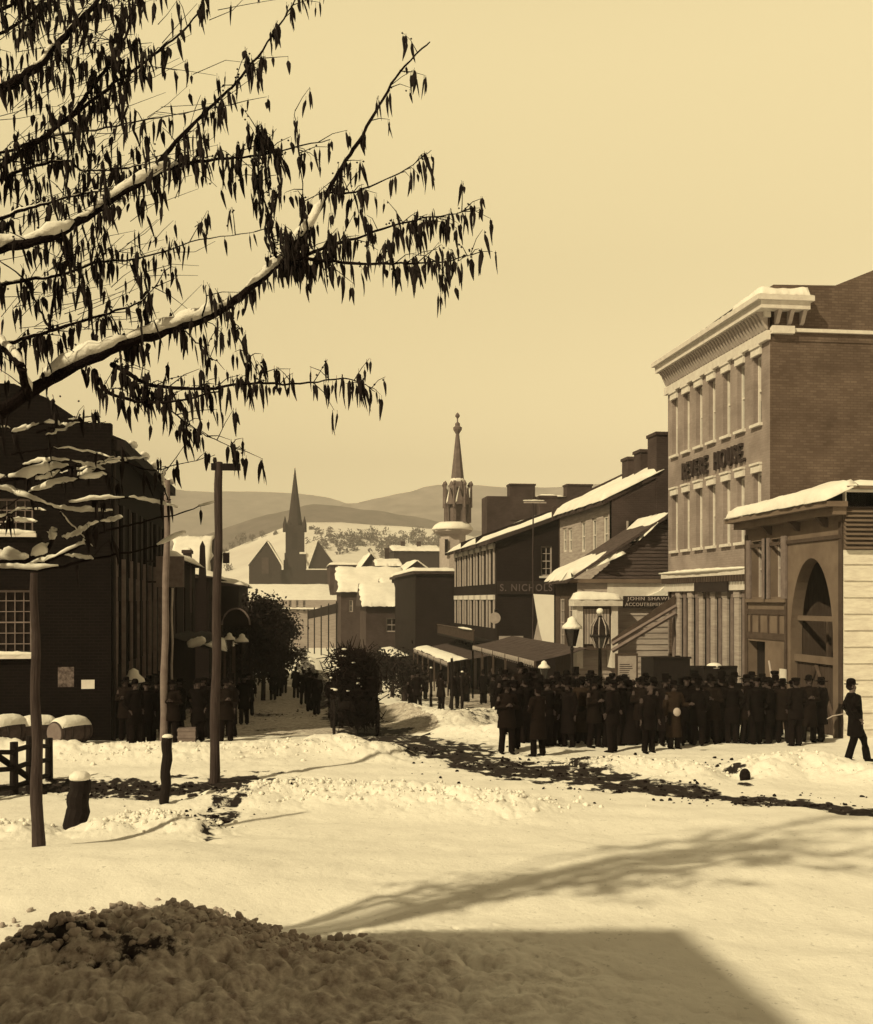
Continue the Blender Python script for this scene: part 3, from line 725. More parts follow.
tr.obox(o,UY,-UX,0,L,.003,.05,hG-.78,hG-.68); tr.obox(o,UY,-UX,gu(789)+.22,L-.2,.003,.03,gzz(767,612)-.08,gzz(767,612)+.08); tr.obox(o,UY,-UX,gu(789)+.22,L-.2,.003,.03,gzz(767,636)-.1,gzz(767,636)+.1)
for px in (752, 760, 769, 779): tr.obox(o,UY,-UX,gu(px)-.03,gu(px)+.03,.003,.05,gzz(767,634),gzz(767,614))
part('trim', tr, M['brown_dark'], gate)
for ww in (W1, W2):
    wo = window(gate, o, UY, -UX, ww, .3, 1, 2, frame_m=M['offwhite'], fr=.06)
    for a0, a1 in ((ww[0]-.34, ww[0]-.02), (ww[1]+.02, ww[1]+.30)):
        part('shutter', MB().obox(o,UY,-UX,a0,a1,.01,.07,ww[2]-.05,ww[3]+.05), M['shutter'], wo)
    part('sill', MB().obox(o,UY,-UX,ww[0]-.3,ww[1]+.28,.004,.10,ww[2]-.16,ww[2]-.06), M['brownstone'], wo)
# side wall of big planks with the louvred band
zL0, zL1 = zat(548, GX, GY0), zat(507, GX, GY0)
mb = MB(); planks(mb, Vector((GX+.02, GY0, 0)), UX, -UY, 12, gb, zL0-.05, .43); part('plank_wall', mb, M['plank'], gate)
mb = MB()
for i in range(9):
    z = zL0+i*(zL1-zL0)/9; mb.add([(GX+.02,GY0-.01,z+.1),(GX+12,GY0-.01,z+.1),(GX+12,GY0-.13,z),(GX+.02,GY0-.13,z),(GX+.02,GY0-.01,z+.07),(GX+12,GY0-.01,z+.07),(GX+12,GY0-.13,z-.025),(GX+.02,GY0-.13,z-.025)], [(0,1,2,3),(7,6,5,4),(3,2,6,7)])
mb.box(GX+.02,GX+12,GY0+.0,GY0+.02,zL0-.05,zL1); part('louvre', mb, M['brownstone'], gate)
part('frieze_board', MB().box(GX-.0,GX+12,GY0-.16,GY0+.0,zL1,zL1+.45), M['cream'], gate)
part('rear_wall', MB().box(GX+.01,GX+12,GY1-.2,GY1,gb,GZ).box(GX+11.9,GX+12,GY0+.01,GY1-.2,gb,GZ), M['brownstone'], gate)
c = MB(); c.box(GX-.55,GX+.02,GY0-.25,GY1+.35,GZ+.02,GZ+.16); c.box(GX-.35,GX+.02,GY0-.17,GY1+.1,GZ-.18,GZ+.018); c.box(GX+.022,GX+12,GY0-.23,GY0-.165,zL1+.46,GZ+.56)
part('cornice', c, M['brownstone'], gate)
for i in range(3):
    a = gu([772, 800, 828][i]); part('bracket', MB().poly([o+UY*a+UZ*(hG-.45),o+UY*a-UX*.12+UZ*(hG-.42),o+UY*a-UX*.32+UZ*(hG-.182),o+UY*a+UZ*(hG-.182)], .12, -UY), M['brown_dark'], gate)
part('roof', MB().box(GX+.022,GX+12,GY0-.16,GY1+.3,GZ+.02,GZ+.4), M['roof_dark'], gate)
part('roof_snow', snow_patch((GX-.6,GY0-.3,GZ+.16),(GX+.3,GY0-.25,GZ+.56),(GX+.3,GY1+.3,GZ+.4),(GX-.6,GY1+.35,GZ+.16),.26,10,30,.04,seed=8), M['snow_roof'], gate, smooth=True)
part('roof_snow', snow_patch((GX+.2,GY0-.25,GZ+.56),(GX+12,GY0-.25,GZ+.56),(GX+12,GY1+.3,GZ+.4),(GX+.2,GY1+.3,GZ+.4),.2,40,24,.04,seed=9), M['snow_roof'], gate, smooth=True)
# arch: dark passage boarded at the back, doors with cross braces
bk = MB().obox(o,UY,-UX,A0-.1,A1+.1,-3.2,-3.0,0,atop+.2).obox(o,UY,-UX,A0-.12,A0-.02,-3.0,-.36,0,atop+.2).obox(o,UY,-UX,A1+.02,A1+.12,-3.0,-.36,0,atop+.2)
part('passage_wall', bk, M['door_wood'], gate)
zrail = gzz(812, 659)
part('transom_beam', MB().obox(o,UY,-UX,A0,A1,-.30,-.2,gzz(812,619)-.06,gzz(812,619)+.08), M['brownstone'], gate)
lf = MB().obox(o,UY,-UX,A0,A1,-.22,-.12,zrail-.12,zrail+.08); part('door_rail', lf, M['brownstone'], gate)
for a0, a1, s_ in ((A0, am-.02, 1), (am+.02, A1, -1)):
    dd = MB()
    k = 7
    for i in range(k): dd.obox(o,UY,-UX,a0+(a1-a0)*i/k+.006,a0+(a1-a0)*(i+1)/k-.006,-.24,-.2,0.1,zrail-.125)
    do = part('gate_door', dd, M['door_wood'], gate)
    p0 = o+UY*(a1 if s_ < 0 else a0)-UX*(-.16)+UZ*.3; p1 = o+UY*(a0 if s_ < 0 else a1)-UX*(-.16)+UZ*(zrail-.2)
    part('brace', MB().tube([p0, p1], .06, 4), M['brown_dark'], do)
    part('inner_post', MB().obox(o,UY,-UX,(a0+a1)/2-.06,(a0+a1)/2+.06,-.9,-.8,zrail,gzz(812,619)), M['brown_dark'], do)
part('doorway', MB().obox(o,UY,-UX,DR[0],DR[1],-.34,-.3,0,DR[3]), M['wood_dark'], gate)
# bits leaning by the gate
def gpole(px0, py0, px1, py1, d0, d1, r, name, label, cat, m):
    a = W(px0, py0, d0); b = W(px1, py1, d1); return single(name, MB().tube([a, a.lerp(b, .5), b], [r, r, r*.8], 8), m, label, cat, (a.x, a.y, a.z))
gpole(776, 702, 769, 661, 30.6, 31.5, .035, 'leaning_pole', 'thin pale pole leaning against the gatehouse beside its doorway', 'pole', M['offwhite'])
pb = W(786.5, 683, 30.6)
single('notice_board', MB().box(pb.x-.13,pb.x-.08,pb.y-.17,pb.y+.17,H-(683-600)/F*30.6,H-(669-600)/F*30.6), M['white'], 'small white notice fixed beside the carriage arch', 'notice', pb)

# ---- clapboard store
SX0 = 11.6; SY0 = 44.0; sy1 = onX(555.5, SX0)
sb = gz(SY0)-.4; SZ = zat(579, SX0, SY0)
store = thing('clapboard_store', 'low white clapboard store with shingled gable and JOHN SHAW sign beside the hotel', 'shop', (SX0, SY0, gz(SY0)))
SX1 = 17.6
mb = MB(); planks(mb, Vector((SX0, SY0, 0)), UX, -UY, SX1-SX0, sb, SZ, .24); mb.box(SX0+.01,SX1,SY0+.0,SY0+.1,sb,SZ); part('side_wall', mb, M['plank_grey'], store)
slope = (zat(515, 15.1, SY0)-SZ)/(15.1-12.35)*.82
ridge = (SX0+SX1)/2+1.0; RZ = SZ+(ridge-SX0-.6)*slope
mb = MB(); hw = ridge-SX0-.6
planks(mb, Vector((SX0, SY0-.02, 0)), UX, -UY, 5, SZ+.02, RZ, .15, tri=lambda z: ((z-SZ)/slope+.6, 2*(ridge-SX0)-.6-(z-SZ)/slope))
mb.poly([(SX0+.6,SY0-.015,SZ),(2*ridge-SX0-.6,SY0-.015,SZ),(ridge,SY0-.015,RZ)], .1, Vector((0, -1, 0)))
part('gable', mb, M['shingle'], store)
part('belt_board', MB().box(SX0-.35,SX1+.5,SY0-.22,SY0-.05,SZ-.16,SZ+.0), M['brownstone'], store)
part('upper_band', MB().box(SX0+1.25,SX1,SY0-.1,SY0-.05,SZ-.85,SZ-.17), M['cream'], store)
rf = MB(); rf.add([(SX0-.5,SY0-.3,SZ-.05),(ridge,SY0-.3,RZ+.12),(ridge,sy1,RZ+.12),(SX0-.5,sy1,SZ-.05),(SX0-.5,SY0-.3,SZ-.17),(ridge,SY0-.3,RZ-.02),(ridge,sy1,RZ-.02),(SX0-.5,sy1,SZ-.17)], [(0,1,2,3),(7,6,5,4),(0,4,5,1),(3,2,6,7),(0,3,7,4)])
rf.add([(2*ridge-SX0+.5,SY0-.3,SZ-.05),(ridge,SY0-.3,RZ+.12),(ridge,sy1,RZ+.12),(2*ridge-SX0+.5,sy1,SZ-.05)], [(0,3,2,1)])
ro = part('roof', rf, M['shingle'], store)
part('roof_snow', snow_patch((SX0-.45,SY0-.32,SZ-.03),(SX0+1.9,SY0-.32,SZ+1.0),(SX0+1.9,sy1,SZ+1.0),(SX0-.45,sy1,SZ-.03),.28,16,22,.2,seed=12), M['snow_roof'], ro, smooth=True)
part('ridge_snow', snow_patch((SX0+2.6,SY0-.32,SZ+1.62),(ridge-.2,SY0-.32,RZ+.02),(ridge-.2,sy1,RZ+.02),(SX0+2.6,sy1,SZ+1.62),.12,12,20,.15,seed=13), M['snow_roof'], ro, smooth=True)
fo_ = Vector((SX0, SY0, sb)); Ls = sy1-SY0; ops = []
for px in (562, 570.5): c = onX(px, SX0)-SY0; ops.append((c-.42, c+.42, zat(648, SX0, 46)-sb, zat(598, SX0, 46)-sb))
mb = MB(); wall(mb, fo_, UY, -UX, Ls, SZ-sb, ops, .12); part('front_wall', mb, M['brown_dark'], store)
for op in ops: window(store, fo_, UY, -UX, op, .12, 2, 4, frame_m=M['offwhite'], fr=.1)
part('rear_wall', MB().box(SX0+.02,SX1,sy1-.1,sy1,sb,SZ).box(SX1-.1,SX1,SY0+.1,sy1-.1,sb,SZ), M['plank_grey'], store)
# shop bay with panelled window on the camera side
bx0, bx1 = onY(577, SY0-.8), onY(618, SY0-.8); bz = lambda py: zat(py, 13, SY0-.8)
bay = MB().box(bx0,bx0+.25,SY0-.8,SY0-.06,bz(668),bz(606)).box(bx1-.25,bx1,SY0-.8,SY0-.06,bz(668),bz(606)).box(bx0-.15,bx1+.15,SY0-.95,SY0-.06,bz(606),bz(600))
bo = part('bay', bay, M['cream'], store)
part('bay_panel', MB().box(bx0+.25,bx1-.25,SY0-.66,SY0-.6,bz(650),bz(606)), M['brown_dark'], bo)
pn = MB()
for i in range(9):
    a = bx0+.3+i*(bx1-bx0-.66)/8.6; pn.box(a,a+.09,SY0-.72,SY0-.665,bz(644),bz(609))
part('bay_slat', pn, M['offwhite'], bo)
part('bay_snow', snow_patch((bx0-.15,SY0-.97,bz(600)),(bx1+.15,SY0-.97,bz(600)),(bx1+.15,SY0-.1,bz(600)),(bx0-.15,SY0-.1,bz(600)),.28,14,6,.03,seed=14), M['snow_roof'], bo, smooth=True)
# name board
nx0, nx1 = onY(623, SY0-.12), onY(676, SY0-.12); nz0, nz1 = zat(607.5, 14, SY0-.12), zat(596, 14, SY0-.12)
sg = part('name_board', MB().box(nx0,nx1,SY0-.2,SY0-.12,nz0,nz1), M['sign_dark'], store)
xa = onY(627, SY0-.2)
text_part('lettering', 'JOHN SHAW', (nz1-nz0)*.40, onY(667, SY0-.2)-xa, Vector((xa, SY0-.2, nz0+(nz1-nz0)*.53)), UX, -UY, M['letter_pale'], sg, .03)
text_part('lettering', 'ACCOUTREMENTS', (nz1-nz0)*.30, onY(667, SY0-.2)-xa+.1, Vector((xa-.08, SY0-.2, nz0+(nz1-nz0)*.12)), UX, -UY, M['letter_pale'], sg, .03)
part('name_board_snow', MB().add(snow_patch((onY(640,SY0-.2),SY0-.3,nz1),(onY(672,SY0-.2),SY0-.3,nz1),(onY(672,SY0-.2),SY0-.06,nz1),(onY(640,SY0-.2),SY0-.06,nz1),.1,10,4,.02).v[:0], []).poly([(onY(648,SY0-.2),SY0-.24,nz1+.01),(onY(671,SY0-.2),SY0-.24,nz1+.01),(onY(671,SY0-.2),SY0-.24,nz1+.52),(onY(667,SY0-.2),SY0-.24,nz1+.5),(onY(660,SY0-.2),SY0-.24,nz1+.22)], .16, Vector((0, -1, 0))), M['snow'], sg)
# sloping cellar-stair rail boards
p0, p1 = W(612, 651, 43.5), W(676, 613, 43.5)
part('stair_rail', MB().tube([p0, p1], .09, 4).tube([p0+Vector((0,0,.27)), p1+Vector((0,0,.27))], .08, 4), M['shutter'], store)
part('stair_shade', MB().poly([p0+Vector((0,.05,.3)), p1+Vector((0,.05,.3)), p1+Vector((0,.05,.72)), p0+Vector((0,.05,.45))], .04, Vector((0,-1,0))), M['brown_dark'], store)

# ---- brick row behind the store
BX = 14.3; BY0 = 48.2; BY1 = onX(560, BX); bb = gz(BY0)-.5; BZ = zat(499, BX, BY0)
row = thing('brick_row_house', 'three storey brick row with snowy roof and stepped chimneys behind the low store', 'house', (BX, BY0, gz(BY0)))
bs = .50; BR = BX+6
o = Vector((BX, BY0, bb)); L = BY1-BY0; ops = []
for k, px in enumerate((564.5, 570, 583, 594, 605.5)):
    c = onX(px, BX)-BY0; ops.append((c-.42, c+.42, zat(552, BX, BY0+c)-bb, zat(528 if k < 2 else 521-(px-583)*.25, BX, BY0+c)-bb))
mb = MB(); wall(mb, o, UY, -UX, L, BZ-bb, ops, .15); part('front_wall', mb, M['plank_grey'], row)
for op in ops: window(row, o, UY, -UX, op, .15, 2, 2, frame_m=M['cream'], fr=.11)
mb = MB(); yb0 = BY0
mb.poly([(BX,yb0,bb),(BX+12,yb0,bb),(BX+12,yb0,BZ),(BR,yb0,BZ+6*bs),(BX,yb0,BZ)], .3, Vector((0, -1, 0)))
part('side_wall', mb, M['brick_mid'], row); mb = MB()
mb.poly([(BX+.01,BY1,bb),(BX+12,BY1,bb),(BX+12,BY1,BZ),(BR,BY1,BZ+6*bs),(BX+.01,BY1,BZ)], .3, Vector((0, -1, 0)))
part('rear_wall', mb, M['brick_mid'], row)
wx0, wx1 = onY(628, BY0), onY(641, BY0); part('side_window', MB().box(wx0,wx1,BY0-.03,BY0-.01,zat(540,15,BY0),zat(521,15,BY0)), M['glass'], row)
part('window_frame', MB().box(wx0-.08,wx0,BY0-.06,BY0-.01,zat(540,15,BY0),zat(521,15,BY0)).box(wx0-.08,wx1+.08,BY0-.08,BY0-.01,zat(541,15,BY0),zat(540,15,BY0)), M['offwhite'], row)
rf = MB().add([(BX-.4,BY0-.05,BZ-.1),(BR,BY0-.05,BZ+6*bs+.1),(BR,BY1,BZ+6*bs+.1),(BX-.4,BY1,BZ-.1),(BX-.4,BY0-.05,BZ-.25),(BR,BY0-.05,BZ+6*bs-.05),(BR,BY1,BZ+6*bs-.05),(BX-.4,BY1,BZ-.25)], [(0,1,2,3),(7,6,5,4),(0,4,5,1),(3,2,6,7),(0,3,7,4)])
rf.add([(BX+12.4,BY0-.05,BZ-.1),(BR,BY0-.05,BZ+6*bs+.1),(BR,BY1,BZ+6*bs+.1),(BX+12.4,BY1,BZ-.1)], [(0,3,2,1)])
ro = part('roof', rf, M['roof_dark'], row)
part('roof_snow', snow_patch((BX-.45,BY0-.05,BZ-.08),(BR,BY0-.05,BZ+6*bs+.1),(BR,BY1,BZ+6*bs+.1),(BX-.45,BY1,BZ-.08),.3,30,30,.12,seed=21), M['snow_roof'], ro, smooth=True)
part('party_wall', MB().poly([(BX-.45,BY1-.25,BZ-.3),(BR,BY1-.25,BZ+3.0),(BR,BY1-.25,BZ+6*bs+.5),(BX-.45,BY1-.25,BZ+.42)], .3, Vector((0,-1,0))), M['brick_mid'], row)
chimney(row, onY(656.5,BY0-.05), onY(656.5,BY0-.05)+.85, BY0-.06, BY0+1.2, bb+2, zat(435,16.5,BY0), snow=False)
chimney(row, onY(640.5,BY0+2), onY(655.5,BY0+2), BY0+2, BY0+3, BZ, zat(452,16,BY0+2), snow=False)
chimney(row, onY(628,BY0+4.5), onY(639,BY0+4.5), BY0+4.5, BY0+5.5, BZ, zat(459.5,16.5,BY0+4.5), snow=False)
chimney(row, onY(582,BY1-1), onY(588,BY1-1), BY1-1, BY1-.4, BZ, zat(505,15,BY1), snow=True)
# ---- dark three storey corner shop with the long painted board
NX = 11.6; NY0 = 62.0; NY1 = onX(455, NX); nb = gz(NY0)-.8; NZ = zat(539, NX, NY0)
nich = thing('corner_shop_building', 'dark brick corner building with white shuttered front, balcony and painted S. NICHOLS board', 'shop', (NX, NY0, gz(NY0)))
o = Vector((NX, NY0, nb)); L = NY1-NY0; ops = []; ops2 = []
for k in range(7):
    c = L*(k+.5)/7
    ops.append((c-.5, c+.5, zat(584, NX, NY0+1)-nb, zat(549, NX, NY0+1)-nb))
    ops2.append((c-.5, c+.5, zat(628, NX, NY0+1)-nb, zat(600, NX, NY0+1)-nb))
mb = MB(); wall(mb, o, UY, -UX, L, NZ-nb, ops+ops2, .18); part('front_wall', mb, M['brick_dark'], nich)
for op in ops+ops2:
    wo = window(nich, o, UY, -UX, op, .18, 2, 3, frame_m=M['offwhite'], fr=.12)
    part('shutter', MB().obox(o,UY,-UX,op[0]-.30,op[0]-.03,.01,.09,op[2],op[3]), M['offwhite'], wo); part('shutter', MB().obox(o,UY,-UX,op[1]+.03,op[1]+.30,.01,.09,op[2],op[3]), M['offwhite'], wo)
    part('lintel', MB().obox(o,UY,-UX,op[0]-.3,op[1]+.3,.01,.14,op[3]+.02,op[3]+.3), M['cream'], wo)
NW = 7.5; ns_ = .36; NR = NX+9; xw0, xw1 = onY(541, NY0), onY(552, NY0)
sops = [(xw0-NX, xw1-NX, zat(576, 14, NY0)-nb, zat(546, 14, NY0)-nb)]
mb = MB(); wall(mb, o, UX, -UY, 18, NZ-nb, sops, .15)
mb.poly([(NX,NY0,NZ),(NX+18,NY0,NZ),(NR,NY0,NZ+9*ns_)], .2, Vector((0, -1, 0))); part('side_wall', mb, M['brick_dark'], nich); mb = MB(); mb.poly([(NX,NY1,nb),(NX+18,NY1,nb),(NX+18,NY1,NZ),(NR,NY1,NZ+9*ns_),(NX,NY1,NZ)], .2, Vector((0, -1, 0)))
part('rear_wall', mb, M['brick_dark'], nich)
window(nich, o, UX, -UY, sops[0], .15, 2, 4, frame_m=M['offwhite'], fr=.08, sill=.12)
rf = MB().add([(NX-.5,NY0-.3,NZ-.1),(NR,NY0-.3,NZ+9*ns_+.1),(NR,NY1+.3,NZ+9*ns_+.1),(NX-.5,NY1+.3,NZ-.1),(NX-.5,NY0-.3,NZ-.3),(NR,NY0-.3,NZ+9*ns_-.1),(NR,NY1+.3,NZ+9*ns_-.1),(NX-.5,NY1+.3,NZ-.3)], [(0,1,2,3),(7,6,5,4),(0,4,5,1),(3,2,6,7),(0,3,7,4)])
rf.add([(NX+18.4,NY0-.3,NZ-.1),(NR,NY0-.3,NZ+9*ns_+.1),(NR,NY1+.3,NZ+9*ns_+.1),(NX+18.4,NY1+.3,NZ-.1)], [(0,3,2,1)])
ro = part('roof', rf, M['roof_dark'], nich)
def on_roof(x): return NZ-.08+(x-NX+.5)/(NR-NX+.5)*(9*ns_+.2)
part('roof_snow', snow_patch((NX-.55,NY0+3,on_roof(NX-.55)),(NR,NY0+3,on_roof(NR)),(NR,NY1+.3,on_roof(NR)),(NX-.55,NY1+.3,on_roof(NX-.55)),.3,24,24,.2,seed=31), M['snow_roof'], ro, smooth=True)
part('roof_snow', snow_patch((NX+1.6,NY0-.3,on_roof(NX+1.6)),(NR,NY0-.3,on_roof(NR)),(NR,NY0+2.4,on_roof(NR)),(NX+1.1,NY0+2.4,on_roof(NX+1.1)),.22,24,8,.15,seed=32), M['snow_roof'], ro, smooth=True)
for yy_ in (NY0+3.6, NY0+9.5): part('party_wall', MB().poly([(NX-.55,yy_,NZ-.3),(NR,yy_,NZ+2.8),(NR,yy_,on_roof(NR)+.42),(NX-.55,yy_,on_roof(NX-.55)+.40)], .35, Vector((0,-1,0))), M['brick_dark'], nich)
chimney(nich, NX+4.5, NX+5.6, NY0+8.6, NY0+9.4, NZ+1, on_roof(NX+5)+1.3, snow=True)
bz0, bz1 = zat(594, 13, NY0), zat(581, 13, NY0)
sg = part('sign_board', MB().box(NX+.05,onY(553.5,NY0),NY0-.14,NY0-.04,bz0,bz1), M['sign_dark'], nich)
text_part('lettering', 'S. NICHOLS', (bz1-bz0)*.55, onY(552,NY0)-onY(500,NY0), Vector((onY(500,NY0-.14),NY0-.14,bz0+.16)), UX, -UY, mat('faded_lettering', .16, .11), sg, .03)
q0, q1 = zat(643.5, 12, NY0-.3), zat(636, 12, NY0-.3)
part('street_board', MB().box(onY(499,NY0-.3),onY(523,NY0-.3),NY0-.36,NY0-.3,q0,q1).box(NX+.3,NX+.4,NY0-.3,NY0,q0+.1,q1-.1), M['offwhite'], nich, 'long pale board below the dark side wall')
bal = part('balcony', MB().box(NX-1.3,NX-.01,NY0+.3,NY1,zat(643,NX,NY0),zat(641,NX,NY0)), M['wood_dark'], nich)
rl = MB(); yy = NY0+.3
while yy < NY1:
    rl.box(NX-1.3,NX-1.24,yy,yy+.06,zat(641,NX,NY0),zat(631,NX,NY0)); yy += .22
rl.box(NX-1.33,NX-1.2,NY0+.3,NY1,zat(631,NX,NY0),zat(629.8,NX,NY0)); part('railing', rl, M['brown_dark'], bal)
part('rail_snow', snow_strip(Vector((NX-1.3,NY0+.5,zat(630,NX,NY0))), UY, -UX, 5, .14, .1), M['snow'], bal, smooth=True)
for k in range(6):
    y = NY0+1+k*2.6; part('shop_post', MB().box(NX-.3,NX-.1,y,y+.22,nb,zat(644,NX,NY0)), M['offwhite'] if k == 2 else M['brown_dark'], nich)
cR = W(495, 618, 60.5)
rs_ = thing('round_hanging_sign', 'round pale disc sign hanging at the corner of the dark shuttered building', 'sign', cR)
part('disc', MB().lathe(cR+Vector((0, .03, 0)), [(.01, -.04), (.31, -.04), (.31, .04), (.01, .04)], 24, axis=(0, 1, 0)), M['offwhite'], rs_)
part('bracket', MB().tube([cR+Vector((0,.05,.3)), cR+Vector((0,.05,.45)), Vector((NX, 61.9, cR.z+.45))], .025, 6), M['black'], rs_)
# white canvas hanging in the gap
cv = [(533.5,594),(554,595),(554,656),(546,653),(541,636),(537.5,619)]
single('canvas_sheet', MB().poly([W(a, b, 59) for a, b in cv], .05, Vector((0, -1, 0))), M['canvas'], 'tall white canvas sheet hung on the wall beside the painted board', 'canvas', W(545, 656, 59))
single('boarded_screen', MB().poly([W(a, b, 59.4) for a, b in [(531,654),(538,620),(541,636),(546,654)]], .05, Vector((0, -1, 0))), M['offwhite'], 'small grey triangular screen left of the white canvas sheet', 'screen', W(538, 656, 59.4))
# ---- high block behind
ty = 86.0; hb = thing('tall_brick_block', 'dark brick block with two broad chimney stacks rising behind the snowy roofs', 'building', (17, ty, gz(ty)))
x0, x1 = onY(487, ty), onY(592, ty)
part('wall', MB().box(x0,x1,ty,ty+2.5,gz(ty)-1,zat(496,x0,ty)), M['brick_mid'], hb)
chimney(hb, onY(510,ty), onY(535,ty), ty-.05, ty+1.2, zat(520,x0,ty), zat(485,x0,ty), M['brick_mid'], False); chimney(hb, onY(567,ty), onY(592,ty), ty-.05, ty+1.2, zat(520,x0,ty), zat(486,x1,ty), M['brick_mid'], False)
part('roof_snow', snow_patch((onY(536,ty),ty-.1,zat(496,x0,ty)),(onY(566,ty),ty-.1,zat(496,x0,ty)),(onY(566,ty),ty+2.4,zat(496,x0,ty)),(onY(536,ty),ty+2.4,zat(496,x0,ty)),.2,8,5,.05), M['snow_roof'], hb, smooth=True)

# ---- darker, plain far buildings on the right
def block(name, label, px0, px1, pyt, Y, depth, m, cat='building', roof='flat', pyr=None, snow=.3, wins=(), seed=1, group=None, chim=()):
    x0, x1 = onY(px0, Y), onY(px1, Y); zt = zat(pyt, (x0+x1)/2, Y); zb = gz(Y)-1.5
    t_ = thing(name, label, cat, ((x0+x1)/2, Y, gz(Y)), group)
    w_ = MB(); opn = [(onY(a, Y)-x0, onY(b, Y)-x0, zat(d_, x0, Y)-zb, zat(c_, x0, Y)-zb) for a, b, c_, d_ in wins]
    wall(w_, Vector((x0, Y, zb)), UX, -UY, x1-x0, zt-zb, opn, .15)
    wall(w_, Vector((x0, Y, zb)), UY, -UX, depth, zt-zb, [], .1)
    w_.add([(x1,Y,zb),(x1,Y+depth,zb),(x1,Y+depth,zt),(x1,Y,zt)], [(0,1,2,3)]); w_.add([(x0,Y+depth,zb),(x1,Y+depth,zb),(x1,Y+depth,zt),(x0,Y+depth,zt)], [(0,1,2,3)])
    zr = zat(pyr, (x0+x1)/2, Y) if pyr else zt
    if roof == 'gable':                              # gable end towards the viewer
        xm = (x0+x1)/2; w_.poly([(x0,Y,zt),(x1,Y,zt),(xm,Y,zr)], depth, Vector((0, -1, 0)))
    part('wall', w_, m, t_)
    for op in opn: window(t_, Vector((x0, Y, zb)), UX, -UY, op, .15, 2, 2, frame_m=M['offwhite'], fr=.1)
    e = .4
    if roof == 'flat':
        ro = part('roof', MB().box(x0-.2,x1+.2,Y-.2,Y+depth+.2,zt+.002,zt+.2), M['roof_dark'], t_)
        if snow: part('roof_snow', snow_patch((x0-.2,Y-.2,zt+.2),(x1+.2,Y-.2,zt+.2),(x1+.2,Y+depth,zt+.2),(x0-.2,Y+depth,zt+.2),snow,16,8,.1,seed=seed), M['snow_roof'], ro, smooth=True)
    elif roof == 'front':                            # slope towards the viewer
        dm = depth/2
        ro = part('roof', MB().add([(x0-e,Y-e,zt-.05),(x1+e,Y-e,zt-.05),(x1+e,Y+dm,zr),(x0-e,Y+dm,zr),(x0-e,Y+depth+e,zt-.05),(x1+e,Y+depth+e,zt-.05)], [(0,1,2,3),(3,2,5,4),(0,3,4),(1,5,2),(0,4,5,1)]), M['roof_dark'], t_)
        part('roof_snow', snow_patch((x0-e,Y-e,zt-.03),(x1+e,Y-e,zt-.03),(x1+e,Y+dm,zr+.02),(x0-e,Y+dm,zr+.02),snow,24,10,.15,seed=seed), M['snow_roof'], ro, smooth=True)
    elif roof == 'gable':
        xm = (x0+x1)/2; ro = None
        for sx2, xe in ((-1, x0-e), (1, x1+e)):
            k = (zr-zt)/(xm-x0)
            q = snow_patch((xe,Y-e,zt-k*e+.02),(xm,Y-e,zr+.02),(xm,Y+depth,zr+.02),(xe,Y+depth,zt-k*e+.02),snow,12,14,.08,seed=seed)
            part('roof_snow', q, M['snow_roof'], t_, smooth=True)
    for (a, b, c_, yy_) in chim:
        xx0, xx1 = onY(a, Y+yy_), onY(b, Y+yy_); chimney(t_, xx0, xx1, Y+yy_, Y+yy_+(xx1-xx0), zt-.5, zat(c_, xx0, Y+yy_), M['chimney'], False)
    return t_
block('brick_house', 'plain dark brick building with snow-edged flat top left of the shuttered corner shop', 415.5, 457, 574, 79.5, 16, M['brick_dark'], 'building', snow=.35, seed=41, wins=[])
block('brick_house', 'dark wooden house with broad snow-covered roof slope facing the street bend', 366, 415, 606, 98, 9, M['brick_mid'], 'house', 'front', 583, .35, [(386,398,618,632)], 42)
block('brick_house', 'grey house with a long low snow roof, behind the dark wooden house', 341, 404, 592, 122, 12, M['brick_mid'], 'house', 'front', 566, .4, [(349,353,600,612)], 43, chim=[(397,404,577,2),(404,412,573,2)])
block('gabled_house', 'small dark gabled house with snowy roof in the middle distance', 358, 384, 571, 175, 16, M['stone_grey'], 'house', 'gable', 553.5, .5, [], 44, chim=[(385,389,549,4)])
block('gabled_house', 'dark long house joined left of the small gabled house', 330, 358, 566, 185, 16, M['brick_mid'], 'house', 'flat', None, .5, [], 45)
block('row_house', 'long grey house with two chimneys standing below the wooded hill', 394, 441, 551, 240, 16, M['stone_grey'], 'house', 'front', 545, .5, [], 46, chim=[(401,405,542,4),(417,421,542,4)])
block('row_house', 'low dark house with snow roof tucked before the belfry', 378, 400, 566, 165, 10, M['brick_mid'], 'house', 'front', 560, .5, [], 47)
block('flat_roofed_shed', 'narrow dark shed with white roof beside the plain brick building', 400, 418, 578, 96, 8, M['brick_dark'], 'shed', 'flat', None, .35, [], 48)
block('small_cottage', 'tiny pale-roofed cottage at the far bend of the street', 298, 322, 621, 185, 5, M['brick_mid'], 'cottage', 'front', 614, .3, [], 49)
block('gabled_house', 'small house with bright snow roof between the grey house and dark gabled house', 346, 372, 590, 150, 9, M['brick_mid'], 'house', 'front', 579, .4, [], 71)
block('gabled_house', 'house gable peeping over the dark wooden house, just left of the plain brick building', 386, 416, 592, 110, 8, M['brick_dark'], 'house', 'front', 578, .35, [], 72, chim=[(399,404,577,1.5),(406,411,576,1.5)])
block('gabled_house', 'gabled house with white roof far down, right of the small dark gable', 404, 430, 571, 150, 12, M['stone_grey'], 'house', 'gable', 561, .4, [], 73)
